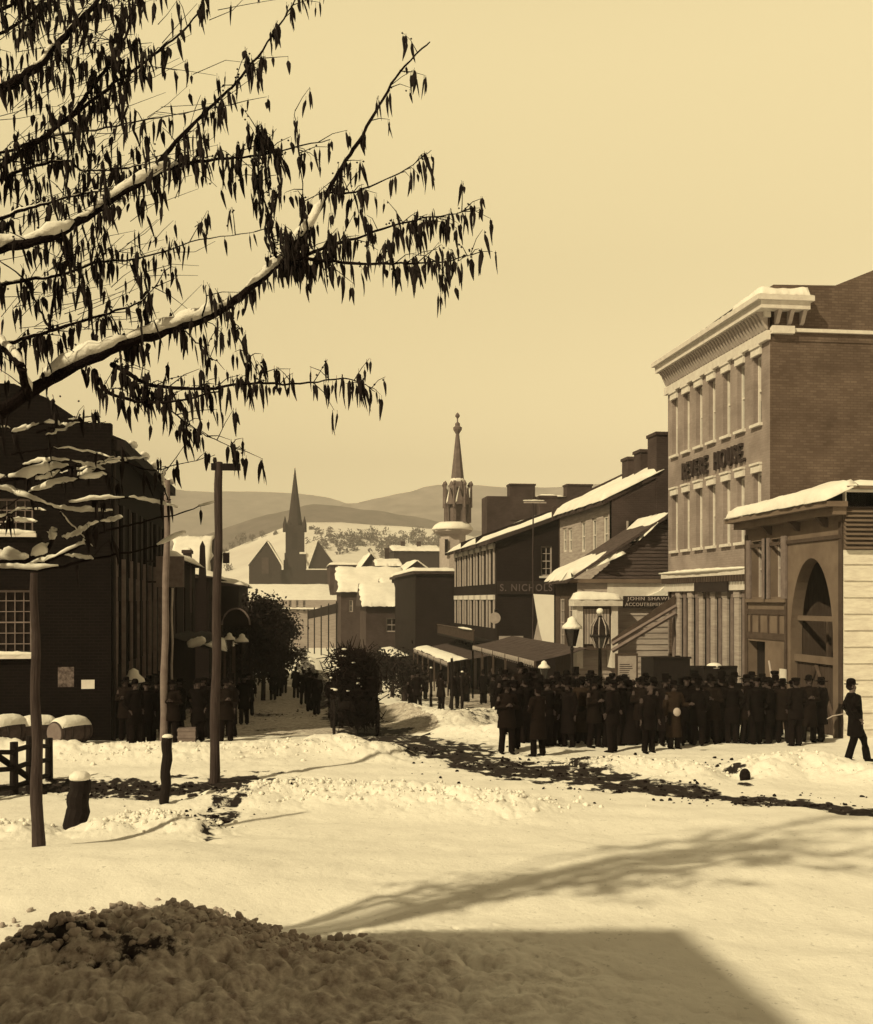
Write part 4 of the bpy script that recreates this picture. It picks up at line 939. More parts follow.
# ---- depot with the wide snow roof, fence
dpt = block('depot_shed', 'wide low depot with a broad snow-covered roof below the spired church', 218, 347, 609, 178, 34, M['plank_grey'], 'depot', 'front', 583, .5, [(k, k+3, 600, 612) for k in range(275, 305, 7)], 50)
block('small_hut', 'dark square hut standing on the snow left of the depot roof', 224.5, 239, 588, 150, 4, M['brick_mid'], 'hut', 'flat', None, .3, [], 51)
fe = thing('plank_fence', 'dark plank fence running up the white slope at the street bend', 'fence', W(330, 625, 140)); pa, pb_ = W(308, 611, 150), W(345, 601, 125)
part('rail', MB().poly([pa, pb_, pb_-UZ*1.2, pa-UZ*1.1], .1, Vector((0, -1, 0))), M['brick_dark'], fe)
for k in range(6):
    q = pa.lerp(pb_, k/5); part('post', MB().box(q.x-.08,q.x+.08,q.y-.12,q.y+.05,gz(q.y),q.z+.25), M['wood_dark'], fe)

# ---- stone church with tall spire
CY = 350.0; ch = thing('stone_church', 'grey stone church with sharp tall spire and two steep gables', 'church', (onY(290, CY), CY, gz(CY)))
cx = lambda px: onY(px, CY); cz = lambda py: zat(py, onY(290, CY), CY)
zb = -7
tw = MB().box(cx(284.5),cx(306),CY,CY+7,zb,cz(553)).box(cx(285.5),cx(304.5),CY+.3,CY+6.7,cz(553),cz(525))
for px in (283.5, 303.5): tw.box(cx(px),cx(px+3),CY-.6,CY+.6,zb,cz(560))
part('tower', tw, M['stone_grey'], ch)
xm, ym = (cx(285.5)+cx(304.5))/2, CY+3.5
part('spire', MB().lathe((xm, ym, 0), [((cx(304.5)-cx(285.5))/2*1.04, cz(526)), ((cx(304)-cx(286))/2*.8, cz(519)), (.25, cz(470)), (.05, cz(466))], 8), M['stone_grey'], ch)
for px in (285, 304.5): part('pinnacle', MB().lathe((cx(px), CY+.4, 0), [(.8, cz(532)), (.75, cz(524)), (.05, cz(516))], 6), M['stone_grey'], ch)
part('belfry_opening', MB().box(cx(292),cx(297.5),CY+.15,CY+.31,cz(549),cz(533)), M['brick_dark'], ch)
part('tower_snow', MB().box(cx(299.5),cx(306),CY-.3,CY+.1,cz(554),cz(552)), M['snow'], ch)
g1 = MB().poly([(cx(249.5),CY-4,zb),(cx(281),CY-4,zb),(cx(281),CY-4,cz(565)),(cx(268),CY-4,cz(543)),(cx(249.5),CY-4,cz(566))], 24, Vector((0, -1, 0)))
part('nave', g1, M['stone_grey'], ch)
part('nave_window', MB().box(cx(262),cx(269),CY-4.3,CY-4.05,cz(574),cz(558)), M['brick_mid'], ch)
part('roof_snow', MB().add([(cx(268)-.1,CY-4.4,cz(543)+.6),(cx(283),CY-4.4,cz(566)+.3),(cx(284),CY+14,cz(566)+.3),(cx(270),CY+14,cz(543)+.6),(cx(268)-.1,CY-4.4,cz(543)),(cx(283),CY-4.4,cz(566)-.3)], [(0,1,2,3),(0,4,5,1)]).add([(cx(268)-.1,CY-4.3,cz(543)+.6),(cx(248.5),CY-4.4,cz(567)+.3),(cx(249.5),CY+14,cz(567)+.3),(cx(270),CY+14,cz(543)+.6)], [(0,3,2,1)]), M['snow_roof'], ch)
g2 = MB().poly([(cx(306),CY+1,zb),(cx(336),CY+1,zb),(cx(336),CY+1,cz(566)),(cx(318),CY+1,cz(541)),(cx(309),CY+1,cz(566))], 10, Vector((0, -1, 0)))
part('transept', g2, M['stone_grey'], ch)
part('roof_snow', MB().add([(cx(318),CY+.6,cz(541)+.3),(cx(337),CY+.6,cz(567)),(cx(338),CY+12,cz(567)+.3),(cx(320),CY+12,cz(541)+.3)], [(0,1,2,3)]).add([(cx(306),CY+.3,cz(560)),(cx(308),CY+.2,cz(567)),(cx(318),CY+.4,cz(541)+.5),(cx(306.2),CY+.3,cz(544))], [(0,1,2,3)]), M['snow_roof'], ch)
part('low_wing', MB().box(cx(281),cx(346),CY-2,CY-.7,zb,cz(570)).box(cx(336),cx(372),CY+2,CY+10,zb,cz(568)), M['stone_grey'], ch)
part('wing_snow', MB().box(cx(306),cx(350),CY-2.1,CY-.6,cz(569.8),cz(568.8)), M['snow'], ch)

# ---- octagonal steeple on the right
SYY = 130.0; M['slate'] = mat('church_slate', .035, .02, .9, 2); st = thing('belfry_steeple', 'slender wooden steeple with gabled octagonal belfry and finial above a snowy ledge', 'steeple', (onY(457.5, SYY), SYY, gz(SYY)))
sx3 = lambda px: onY(px, SYY); sz3 = lambda py: zat(py, sx3(457), SYY); xc = sx3(457.5); hwid = lambda w_: w_/F*dep(xc, SYY)/2
part('shaft', MB().lathe((xc-.6, SYY, 0), [(hwid(27), -5), (hwid(27), sz3(535))], 8), M['offwhite'], st)
part('shaft_window', MB().box(sx3(443),sx3(446),SYY-hwid(27)-.1,SYY-hwid(25),sz3(556),sz3(540)), M['brick_dark'], st)
part('ledge', MB().lathe((xc-.6, SYY, 0), [(hwid(30), sz3(535)), (hwid(40), sz3(532)), (hwid(40), sz3(530.5))], 8), M['offwhite'], st)
part('ledge_snow', MB().lathe((xc-.6, SYY, 0), [(hwid(41), sz3(530.4)), (hwid(42), sz3(529)), (hwid(36), sz3(525)), (hwid(28), sz3(522.5))], 16), M['snow_roof'], st, smooth=True)
bl = MB()
for k in range(8):
    an = 2*math.pi*(k+.5)/8; q = Vector((xc+hwid(25)*math.cos(an), SYY+hwid(25)*math.sin(an), 0))
    bl.box(q.x-.16,q.x+.16,q.y-.16,q.y+.16,sz3(523),sz3(498))
bl.lathe((xc, SYY, 0), [(hwid(19), sz3(523)), (hwid(19), sz3(500))], 8)
part('belfry', bl, M['copper'], st)
for k in range(8):
    an = 2*math.pi*k/8; c_, s_ = math.cos(an), math.sin(an); t1 = Vector((-s_, c_, 0)); q = Vector((xc+hwid(25.5)*c_, SYY+hwid(25.5)*s_, 0))
    part('gablet', MB().poly([q-t1*.62+UZ*sz3(505), q+t1*.62+UZ*sz3(505), q+UZ*sz3(489)], .25, Vector((c_, s_, 0))), M['copper'], st)
    if k % 2 == 0 or k == 5: part('gablet_snow', MB().poly([q+Vector((c_,s_,0))*.03-t1*.62+UZ*sz3(505), q+Vector((c_,s_,0))*.03-t1*.3+UZ*sz3(502), q+UZ*sz3(487.5)+Vector((c_,s_,0))*.03], .4, Vector((c_, s_, 0))), M['snow_roof'], st)
    an2 = an+math.pi/8; q = Vector((xc+hwid(28)*math.cos(an2), SYY+hwid(28)*math.sin(an2), 0))
    part('pinnacle', MB().lathe(q, [(.16, sz3(508)), (.14, sz3(487)), (.28, sz3(485)), (.05, sz3(481.5))], 6), M['copper'], st)
part('roof', MB().lathe((xc, SYY, 0), [(hwid(25), sz3(503)), (hwid(15), sz3(481))], 8), M['copper'], st)
part('spire', MB().lathe((xc, SYY, 0), [(hwid(13.5), sz3(479.5)), (hwid(3.6), sz3(434))], 8), M['copper'], st)
part('spire_snow', MB().lathe((xc, SYY, 0), [(hwid(15), sz3(482)), (hwid(15), sz3(480.4)), (hwid(13), sz3(478.6))], 12), M['snow_roof'], st)
part('finial', MB().lathe((xc, SYY, 0), [(hwid(3.6), sz3(434)), (hwid(8.5), sz3(430)), (hwid(9), sz3(427.5)), (hwid(5), sz3(426)), (hwid(5), sz3(423.5)), (hwid(1.4), sz3(422)), (hwid(1.4), sz3(418.5)), (hwid(4.6), sz3(416.5)), (hwid(4.6), sz3(415)), (.03, sz3(412.5))], 10), M['copper'], st)

# ================================================================== LEFT SIDE
LX = -4.8; LY0 = onX(111, LX); LY1 = onX(166, LX); lb = gz(LY0)-.3; LZ = zat(437, LX, LY0)
left = thing('brick_warehouse', 'large sooty brick building filling the left side behind the snow-laden branches', 'building', (LX, LY0, 0))
o = Vector((LX, LY0, lb)); L = LY1-LY0; ops = []; hL = LZ-lb
for k in range(5):
    c = L*(k+.5)/5
    ops += [(c-.45, c+.45, hL*.56, hL*.80), (c-.45, c+.45, hL*.27, hL*.48)]
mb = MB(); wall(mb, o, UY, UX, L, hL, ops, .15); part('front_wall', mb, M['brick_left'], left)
for op in ops:
    wo = window(left, o, UY, UX, op, .15, 2, 3, frame_m=M['shutter'], fr=.07)
    part('shutter', MB().obox(o,UY,UX,op[0]-.45,op[0]-.03,.005,.05,op[2],op[3]), M['wood_dark'], wo); part('shutter', MB().obox(o,UY,UX,op[1]+.03,op[1]+.45,.005,.05,op[2],op[3]), M['wood_dark'], wo)
for k in range(9):
    a = .35+k*L/9; part('pilaster', MB().obox(o,UY,UX,a-.025,a+.025,.01,.12,hL*.18,hL*.62), M['shutter'], left)
XL = onY(-260, LY0)
wins = [(onY(-22, LY0)-XL, onY(31.5, LY0)-XL, zat(655, -8, LY0)-lb, zat(590, -8, LY0)-lb), (onY(-22, LY0)-XL, onY(33, LY0)-XL, zat(533, -8, LY0)-lb, zat(498, -8, LY0)-lb)]
og = Vector((XL, LY0, lb)); mb = MB(); wall(mb, og, UX, -UY, LX-XL, hL, wins, .18)
gp = (XL+LX)/2; ppx = onY(46, LY0)
mb.poly([(XL,LY0,LZ),(LX,LY0,LZ),(LX,LY0,zat(423,LX,LY0)),(onY(83,LY0),LY0,zat(423,LX,LY0)),(ppx,LY0,zat(399,LX,LY0)),(onY(14,LY0),LY0,zat(386,LX,LY0)),(onY(-40,LY0),LY0,zat(386,LX,LY0)),(XL,LY0,LZ)], .3, Vector((0, -1, 0)))
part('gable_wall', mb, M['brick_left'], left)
for k, op in enumerate(wins): window(left, og, UX, -UY, op, .18, 6, 6 if k == 0 else 3, frame_m=M['shutter'], fr=.06, bar=.022, snow_sill=True, sill=.1)
part('roof', MB().add([(LX+.35,LY0+.3,LZ-.05),(LX+.35,LY1+.1,LZ-.05),(gp,LY1+.1,LZ+2),(gp,LY0+.3,LZ+2),(XL,LY0+.3,LZ),(XL,LY1,LZ)], [(0,1,2,3),(3,2,5,4)]), M['roof_dark'], left)
part('eaves_cornice', MB().box(LX+.003,LX+.35,LY0+.1,LY1+.1,LZ-.35,LZ-.06), M['wood_dark'], left)
part('rear_wall', MB().box(XL,LX,LY1-.1,LY1,lb,LZ), M['brick_left'], left)
for k in range(5):
    q = Vector((LX+.3, LY0+1+k*2.4, LZ-.02)); part('eaves_snow', snow_strip(q, UY, UX, rnd.uniform(.5, 1.2), .22, .16, 6), M['snow'], left, smooth=True)
part('downpipe', MB().tube([(LX+.06,LY0+.12,LZ-.4),(LX+.06,LY0+.12,lb)], .05, 8), M['black'], left)
nx_ = onY(81.5, LY0); part('notice', MB().box(nx_,nx_+.34,LY0-.03,LY0-.005,zat(689,-6,LY0),zat(680,-6,LY0)), M['white'], left, 'small white paper notice on the dark brick')
part('torn_bill', MB().box(onY(58,LY0),onY(74,LY0),LY0-.012,LY0-.004,zat(687,-6,LY0),zat(667,-6,LY0)), mat('torn_bill', .03, .2, .95, 9, 6), left, 'scraps of torn bills on the dark brick')
# projecting sign
pz0, pz1 = zat(587, -4, 37), zat(556, -4, 37)
ps = thing('projecting_sign', 'grey projecting sign board high on the left shopfronts', 'sign', (LX, 37.5, pz0))
part('board', MB().box(LX+.35,LX+1.25,37.2,37.32,pz0,pz1), M['crate'], ps); part('iron_arm', MB().box(LX,LX+.35,37.22,37.3,pz1-.2,pz1-.14).box(LX,LX+.35,37.22,37.3,pz0+.14,pz0+.2), M['black'], ps)

def left_house(name, label, y0, y1, x, pyt, seed, m, roofrise=1.5, pxr=None):
    zt = zat(pyt, x, y0); zb_ = gz(y1)-.6; t_ = thing(name, label, 'house', (x, y0, gz(y0)))
    oo = Vector((x, y0, zb_)); opn = []
    for k in range(3):
        c = (y1-y0)*(k+.5)/3; opn.append((c-.45, c+.45, (zt-zb_)*.58, (zt-zb_)*.86))
    w_ = MB(); wall(w_, oo, UY, UX, y1-y0, zt-zb_, opn, .15)
    w_.box(x-9,x-.01,y0,y0+.2,zb_,zt); w_.box(x-9,x-.01,y1-.2,y1,zb_,zt)
    part('wall', w_, m, t_)
    for op in opn: window(t_, oo, UY, UX, op, .15, 2, 2, frame_m=M['shutter'])
    ro = part('roof', MB().add([(x+.4,y0-.2,zt),(x-5,y0-.2,zt+roofrise),(x-5,y1,zt+roofrise),(x+.4,y1,zt),(x-9,y0-.2,zt),(x-9,y1,zt)], [(0,3,2,1),(1,2,5,4),(0,1,4),(3,5,2)]), M['roof_dark'], t_)
    part('roof_snow', snow_patch((x+.42,y0-.2,zt+.02),(x-5,y0-.2,zt+roofrise+.02),(x-5,y1,zt+roofrise+.02),(x+.42,y1,zt+.02),.3,14,14,.12,seed=seed), M['snow_roof'], ro, smooth=True)
    return t_
h2 = left_house('shop_house', 'two storey dark shop house with snowy eaves next to the warehouse', 44, 55, LX+.1, 560, 61, M['brick_dark'], 1.2)
chimney(h2, onY(183, 52), onY(190, 52), 52, 53, 3, zat(553, -6, 52), M['chimney'])
h3 = block('snow_roofed_house', 'house showing only its broad bright snow roof between warehouse and telegraph pole', 171, 201.5, 590, 72, 12, M['brick_dark'], 'house', 'front', 531, .3, [], 62)
h4 = left_house('narrow_house', 'low narrow dark house further down the left side', 60, 70, LX+.4, 578, 63, M['brick_dark'], .8)
h5 = left_house('end_house', 'last low dark house before the street trees on the left', 76, 92, LX+1.2, 586, 64, M['brick_dark'], .8)
ob = W(202.5, 600, 58); single('tapered_stack', MB().lathe((ob.x, ob.y, 0), [(.34, 1), (.32, 3.6), (.18, zat(546, ob.x, ob.y)), (.02, zat(541, ob.x, ob.y))], 4), M['brick_dark'], 'narrow dark tapering stack rising left of the telegraph pole', 'chimney', (ob.x, ob.y, 1))

# awnings -----------------------------------------------------------
def awning(name, label, x0, x1, y0, y1, z0, z1, m, snow=False, scal=True, seed=1, group=None):
    """canvas from the wall (x0,z0) down to the kerb side (x1,z1)"""
    t_ = thing(name, label, 'awning', ((x0+x1)/2, y0, z1), group)
    mb = MB(); nn = 24
    top = [];
    for j in range(nn+1):
        y = y0+(y1-y0)*j/nn
        for i in range(7):
            s_ = i/6; sag = -.08*math.sin(math.pi*s_)*(1 if j % 2 else .5)
            top.append(Vector((x0+(x1-x0)*s_, y, z0+(z1-z0)*s_+sag)))
    fs = [(j*7+i, j*7+i+1, (j+1)*7+i+1, (j+1)*7+i) for j in range(nn) for i in range(6)]
    k = len(top); mb.add(top+[p-UZ*.02 for p in top], fs+[tuple(q+k for q in f[::-1]) for f in fs])
    part('canvas', mb, m, t_)
    if scal:
        sc = MB(); n2 = max(6, int((y1-y0)/.45))
        for j in range(n2):
            ya_, yb2 = y0+(y1-y0)*j/n2, y0+(y1-y0)*(j+.92)/n2
            sc.poly([(x1,ya_,z1),(x1,yb2,z1),(x1,yb2,z1-.18),(x1,(ya_*.75+yb2*.25),z1-.27),(x1,(ya_*.25+yb2*.75),z1-.27),(x1,ya_,z1-.18)], .02, UX)
        part('valance', sc, M['offwhite'], t_)
    for j in range(int((y1-y0)/3)+2):
        y = min(y0+j*3, y1-.1); part('awning_post', MB().box(x1-.04,x1+.04,y,y+.08,gz(y)-.3,z1), M['brown_dark'], t_)
    if snow:
        part('awning_snow', snow_patch((x1,y0,z1+.01),(x1+(x0-x1)*.35,y0,z1+(z0-z1)*.35),(x1+(x0-x1)*.35,y1,z1+(z0-z1)*.35),(x1,y1,z1+.01),.13,6,24,.12,seed=seed), M['snow'], t_, smooth=True)
    return t_
awning('shop_awning', 'long grey canvas awning with scalloped edge before the clapboard store', 11.5, 9.4, 42.0, 57, zat(645, 11.5, 45), zat(660, 9, 43), M['awning'])
awning('shop_awning', 'farther awning trimmed with clinging snow under the balcony', 11.5, 8.6, 60.5, 78, zat(652, 11.5, 62), zat(661, 9, 62), M['awning'], True, True, 3)
awning('shop_awning', 'dark awning with a line of snow along the plain brick building', 10.4, 7.2, 78.5, 92, zat(650, 9, 80), zat(657, 7, 80), M['wood_dark'], True, True, 5)
awning('shop_awning', 'left-hand awning edged with snow behind the telegraph pole', LX+.1, -2.6, 43.5, 51, zat(636, -4, 43), zat(652, -2.6, 43), M['wood_dark'], True, False, 7)
awning('shop_awning', 'lower snowy awning farther down the left pavement', LX+.1, -2.5, 53, 60, zat(634, -4, 53), zat(645, -2.6, 53), M['wood_dark'], True, False, 9)
# snow-topped hitching frame / board on left
aw = W(200, 646, 42); single('snowy_ledge', snow_strip(W(188,646,42), (W(206,641,42)-W(188,646,42)).normalized(), -UY, .7, .3, .3, 8), M['snow'], 'lump of snow on a shop ledge left of the telegraph pole', 'snow', aw, smooth=True)
# arched sign over the pavement
ar_c = W(236, 625, 50); t_ = thing('arched_sign', 'thin arched iron sign frame over the left pavement', 'sign', (ar_c.x, ar_c.y, gz(50)))
pts_ = [Vector((ar_c.x+.62*math.cos(a), ar_c.y, ar_c.z+.75*math.sin(a))) for a in np.linspace(0, math.pi, 15)]
part('arch', MB().tube(pts_, .045, 6), M['shutter'], t_); part('inner_panel', MB().poly([p-UZ*.08 for p in pts_], .05, Vector((0,-1,0))), M['wood_dark'], t_)
part('post', MB().tube([pts_[0], (pts_[0].x, pts_[0].y, gz(50)-.2)], .04, 6), M['wood_dark'], t_); part('post', MB().tube([pts_[-1], (pts_[-1].x, pts_[-1].y, gz(50)-.2)], .04, 6), M['wood_dark'], t_)

# poles and posts ----------------------------------------------------
def wood_post(name, label, cat, px, pyt, pyb, r0, r1, m, lean=0, cap=0, d=None, group=None):
    g = G(px, pyb); d_ = d or dep(g.x, g.y); g = W(px, pyb, d_); zt = H-(pyt-HY)/F*d_; zb_ = gnd(g.x, g.y)-.25
    t_ = thing(name, label, cat, (g.x, g.y, zb_), group)
    n = 14; pts = []; rs = []
    for i in range(n+1):
        s_ = i/n; wob = .012*math.sin(i*1.3+px)
        pts.append(Vector((g.x+lean*s_+wob, g.y+wob, zb_+(zt-zb_)*s_))); rs.append((r0+(r1-r0)*s_)*(1+.05*math.sin(i*2.1)))
    part('shaft', MB().tube(pts, rs, 12), m, t_, smooth=False)
    if cap:
        q = pts[-1]; part('snow_cap', MB().lathe((q.x, q.y, q.z-.01), [(r1*.97, 0), (r1*1.06, cap*.2), (r1*.98, cap*.55), (r1*.6, cap*.9), (.01, cap)], 12), M['snow'], t_, smooth=True)
    return t_, pts
tp, tpts = wood_post('telegraph_pole', 'tall telegraph pole with a short crossarm at its top, left of the street', 'pole', 214, 462, 782, .10, .075, M['pole'], lean=.10)
q = tpts[-1]; part('crossarm', MB().box(q.x-.15,q.x+.42,q.y-.06,q.y+.06,q.z-.16,q.z-.03), M['wood_dark'], tp)
for a in (-.08, .3): part('insulator', MB().lathe((q.x+a,q.y,q.z-.03), [(.03,0),(.045,.06),(.03,.12)], 8), M['black'], tp)
part('bracket_box', MB().box(q.x+.08,q.x+.2,q.y-.1,q.y+.1,q.z-2.0,q.z-1.8), M['wood_dark'], tp)
wood_post('wooden_pole', 'slimmer bare pole by the warehouse corner, behind the left crowd', 'pole', 163, 480, 738, .10, .075, M['crate'], lean=.12, d=28.6)
wood_post('awning_pole', 'thin pale post carrying the awning beside the slim pole', 'post', 172, 588, 735, .035, .035, M['offwhite'], d=33)
wood_post('sapling_post', 'bark-covered sapling trunk standing alone in the left foreground snow', 'post', 38, 573, 858, .095, .05, M['pole'], lean=-.05)
wood_post('hitching_post', 'short leaning post with a small cap of snow at the slush edge', 'post', 164, 737, 806, .085, .09, M['wood_dark'], lean=.06, cap=.06)
wood_post('bollard_stump', 'thick dark stump with a round snow cap in the left foreground', 'stump', 74, 779, 830, .20, .155, M['wood_dark'], lean=.10, cap=.14)
t_, up = wood_post('utility_pole', 'slim pole with snow-covered crossarm beyond the dark corner building', 'pole', 533, 490, 668, .05, .04, M['pole'], d=60.5)
q = up[-1]; ca = part('crossarm', MB().box(q.x-.5,q.x+.75,q.y-.04,q.y+.04,q.z-.73,q.z-.65), M['offwhite'], t_); part('crossarm_snow', snow_strip(q+Vector((-.55,0,-.6)), UX, -UY, 1.2, .08, .07), M['snow'], ca, smooth=True)
wood_post('hillside_pole', 'thin pole standing on the snow by the depot roof', 'pole', 341, 583, 618, .12, .1, M['brick_dark'], d=128)
wood_post('hillside_pole', 'thin pale pole among the dark street trees on the left', 'pole', 252, 597, 650, .07, .06, M['shutter'], d=56)
# posts of the shop verandas right of centre
for i, (px, pt, pb2, d_) in enumerate([(431,668,708,44),(452,658,712,42),(462,672,713,41.5)]):
    wood_post('pavement_post', ['short dark post left of the right-hand pavement row', 'tallest thin pavement post, snow at its tip', 'dark pavement post nearest the waiting crowd'][i], 'post', px, pt, pb2, .06, .05, M['wood_dark'], d=d_, cap=.06)

# street lamps ---------------------------------------------------------
def street_lamp(px, pyt, d, label, sc=1.0, hood=False):
    p = W(px, pyt, d); zg = gz(p.y)-.2; t_ = thing('street_lamp', label, 'street lamp', (p.x, p.y, zg))
    part('post', MB().lathe((p.x, p.y, 0), [(.1, zg), (.09, zg+.6), (.05, zg+.7), (.045, p.z-.95*sc), (.07, p.z-.9*sc), (.04, p.z-.82*sc)], 10), M['black'], t_)
    hd = part('lantern', MB().lathe((p.x, p.y, 0), [(.09*sc, p.z-.82*sc), (.2*sc, p.z-.35*sc), (.23*sc, p.z-.33*sc)], 6), M['glass'], t_)
    part('lantern_roof', MB().lathe((p.x, p.y, 0), [(.25*sc, p.z-.33*sc), (.12*sc, p.z-.17*sc), (.12*sc, p.z-.12*sc), (.04*sc, p.z-.03*sc)], 6), M['black'], hd)
    part('lantern_snow', MB().lathe((p.x, p.y, 0), [(.29*sc, p.z-.33*sc), (.27*sc, p.z-.25*sc), (.14*sc, p.z-.13*sc), (.12*sc, p.z-.04*sc), (.02, p.z+.02*sc)], 10), M['snow'], hd, smooth=True)
    for k in range(4):
        a = k*math.pi/2; part('lantern_bar', MB().tube([(p.x+.1*sc*math.cos(a), p.y+.1*sc*math.sin(a), p.z-.82*sc),(p.x+.21*sc*math.cos(a), p.y+.21*sc*math.sin(a), p.z-.34*sc)], .012, 4), M['black'], hd)
street_lamp(572, 617, 38.5, 'street lamp with heavy snow on its hood before the clapboard store', 1.25)
street_lamp(229.5, 633, 44, 'street lamp with a pointed snow tip right of the telegraph pole', .8)
street_lamp(242, 634, 46, 'street lamp with two-tiered snow cap farthest right on the left pavement', 1.0)
street_lamp(544, 661, 36, 'short post lamp with a dab of snow amid the awning posts', .7)
street_lamp(133.5, 669, 30.5, 'lamp under a white cone of snow above the left-hand men', 1.1)
# large dark hanging lantern sign before the bay
p = W(600, 612, 39.5); hl = thing('lantern_sign', 'big dark openwork lantern sign topped with a snowball before the bay window', 'lantern', (p.x, p.y, gz(p.y)-.2))
part('post', MB().tube([(p.x,p.y,gz(p.y)-.2),(p.x,p.y,p.z-1.3)], [.09,.06], 8), M['black'], hl)
lan = part('lantern_body', MB().lathe((p.x,p.y,0), [(.16,p.z-1.28),(.24,p.z-1.1),(.34,p.z-.85),(.3,p.z-.5),(.12,p.z-.2),(.06,p.z-.12)], 8), M['glass'], hl)
rg = MB()
for k in range(8):
    a = 2*math.pi*(k+.5)/8; rg.tube([(p.x+r_*math.cos(a),p.y+r_*math.sin(a),p.z+z_) for r_, z_ in [(.17,-1.28),(.25,-1.1),(.35,-.85),(.31,-.5),(.13,-.2)]], .022, 4)
part('lantern_bar', rg, M['offwhite'], lan)
part('lantern_cage', MB().lathe((p.x,p.y,0), [(.36,p.z-.9),(.37,p.z-.86),(.36,p.z-.8)], 8), M['black'], lan)
part('snow_ball', MB().ell((p.x,p.y,p.z+.02), (.13,.13,.12)), M['snow'], hl, smooth=True)
# notice panel beside the bay
n0, n1 = W(617, 690, 42.3), W(637, 655, 42.3); nbd = thing('poster_board', 'tall grey poster board covered with fine print by the white store wall', 'poster', (n0.x, n0.y, gz(n0.y)))
pbm = part('board', MB().box(n0.x,n1.x,n0.y,n0.y+.06,gz(n0.y)-.2,n1.z), M['offwhite'], nbd)
zt_ = n1.z-.3; tx = MB()
for i in range(12):
    zt_ -= .08; tx.box(n0.x+.1,n1.x-.1-rnd.uniform(0,.2),n0.y-.004,n0.y-.001,zt_,zt_+.03)
part('print_line', tx, M['letter_dark'], pbm)
part('frame', MB().box(n0.x-.06,n0.x,n0.y-.03,n0.y+.08,gz(n0.y)-.2,n1.z+.06).box(n1.x,n1.x+.06,n0.y-.03,n0.y+.08,gz(n0.y)-.2,n1.z+.06).box(n0.x,n1.x,n0.y-.03,n0.y+.08,n1.z,n1.z+.06), M['brown_dark'], nbd)

# barrels ---------------------------------------------------------------
def barrel(px, py, d, rz, label, rad=.36, ln=.95, snow=True):
    c = W(px, py, d); zc = gnd(c.x, c.y)+rad*.95
    t_ = thing('barrel', label, 'barrel', (c.x, c.y, zc), 'barrels lying by the brick wall')
    ax = Vector((math.cos(rz), math.sin(rz), 0)); b0 = c.copy(); b0.z = zc
    pr = [(rad*.80, -ln/2), (rad*.93, -ln/4), (rad, 0), (rad*.93, ln/4), (rad*.80, ln/2)]
    part('staves', MB().lathe(b0, pr, 22, axis=ax), M['barrel'], t_)
    for s_, rr_ in ((-.42, .845), (-.2, .96), (.2, .96), (.42, .845)): part('hoop', MB().lathe(b0, [(rad*rr_+.006, ln*s_-.025), (rad*rr_+.016, ln*s_-.02), (rad*rr_+.016, ln*s_+.02), (rad*rr_+.006, ln*s_+.025)], 22, axis=ax), M['hoop'], t_)
    part('head', MB().lathe(b0, [(rad*.74, -ln/2-.004), (rad*.74, -ln/2-.012)], 22, axis=ax), M['crate'], t_)
    if snow:
        mb = MB(); vs = []; fs = []; nu, nv = 14, 10
        side = ax.cross(UZ)
        for i in range(nu+1):
            s_ = -ln*.48+ln*.96*i/nu
            for j in range(nv+1):
                a = math.radians(-62+124*j/nv); e = min(i, nu-i, 2)/2; f_ = min(j, nv-j, 2)/2
                rr_ = rad*(1-.2*(2*s_/ln)**2)+.01+.05*math.sqrt(e*f_)*rnd.uniform(.8, 1.2)
                vs.append(b0+ax*s_+side*(math.sin(a)*rr_)+UZ*(math.cos(a)*rr_))
        for i in range(nu):
            for j in range(nv): q = i*(nv+1)+j; fs.append((q, q+1, q+nv+2, q+nv+1))
        part('barrel_snow', mb.add(vs, fs), M['snow'], t_, smooth=True)
barrel(70, 728, 28.3, R(52), 'barrel lying alone with snow along its back, right of the other barrels', .36, 1.0)
barrel(6, 728, 28.0, R(52), 'leftmost snow-covered barrel by the brick wall', .38, 1.0)
barrel(37, 724, 28.6, R(30), 'snow-covered barrel half hidden behind the sapling trunk', .36, .95)

# rail fence -------------------------------------------------------------
rf_ = thing('rail_fence', 'rough dark rail fence at the left edge beside the slush', 'fence', (W(15,800,20.8).x, W(15,800,20.8).y, 0))
fp = [(-28,742,812,19.5),(14,742,803,20.6),(30,736,800,21.3),(49,738,792,22.4)]
tops = []
for px, pt, pb2, d in fp:
    a, b = W(px, pb2, d), W(px, pt, d); a.z = gnd(a.x, a.y)-.3; part('post', MB().tube([a, b], [.085, .075], 8), M['wood_dark'], rf_); tops.append((a, b))
for f0, f1 in ((.35, .35), (.62, .62), (.88, .86)):
    for k in range(3):
        A_, B_ = tops[k], tops[k+1]; part('rail', MB().tube([A_[0].lerp(A_[1], f0)-UY*.1, B_[0].lerp(B_[1], f1)-UY*.1], .05, 6), M['wood_dark'], rf_)
part('rail', MB().tube([W(-30,735,20)-UY*.1, W(52,792,21.8)-UY*.1], .06, 6), M['wood_dark'], rf_)
# crate by the left crowd
c_ = W(187, 744, 28.7); zc = gnd(c_.x, c_.y)-.05
cr_ = thing('packing_crate', 'grey packing box on the snow in front of the left-hand men', 'crate', (c_.x, c_.y, zc))
part('box', MB().box(c_.x-.22,c_.x+.22,c_.y-.2,c_.y+.2,zc,zc+.45), M['crate'], cr_)
for s_ in (.02, .2, .38): part('slat', MB().box(c_.x-.235,c_.x+.235,c_.y-.215,c_.y-.2,zc+s_,zc+s_+.06), M['crate'], cr_)

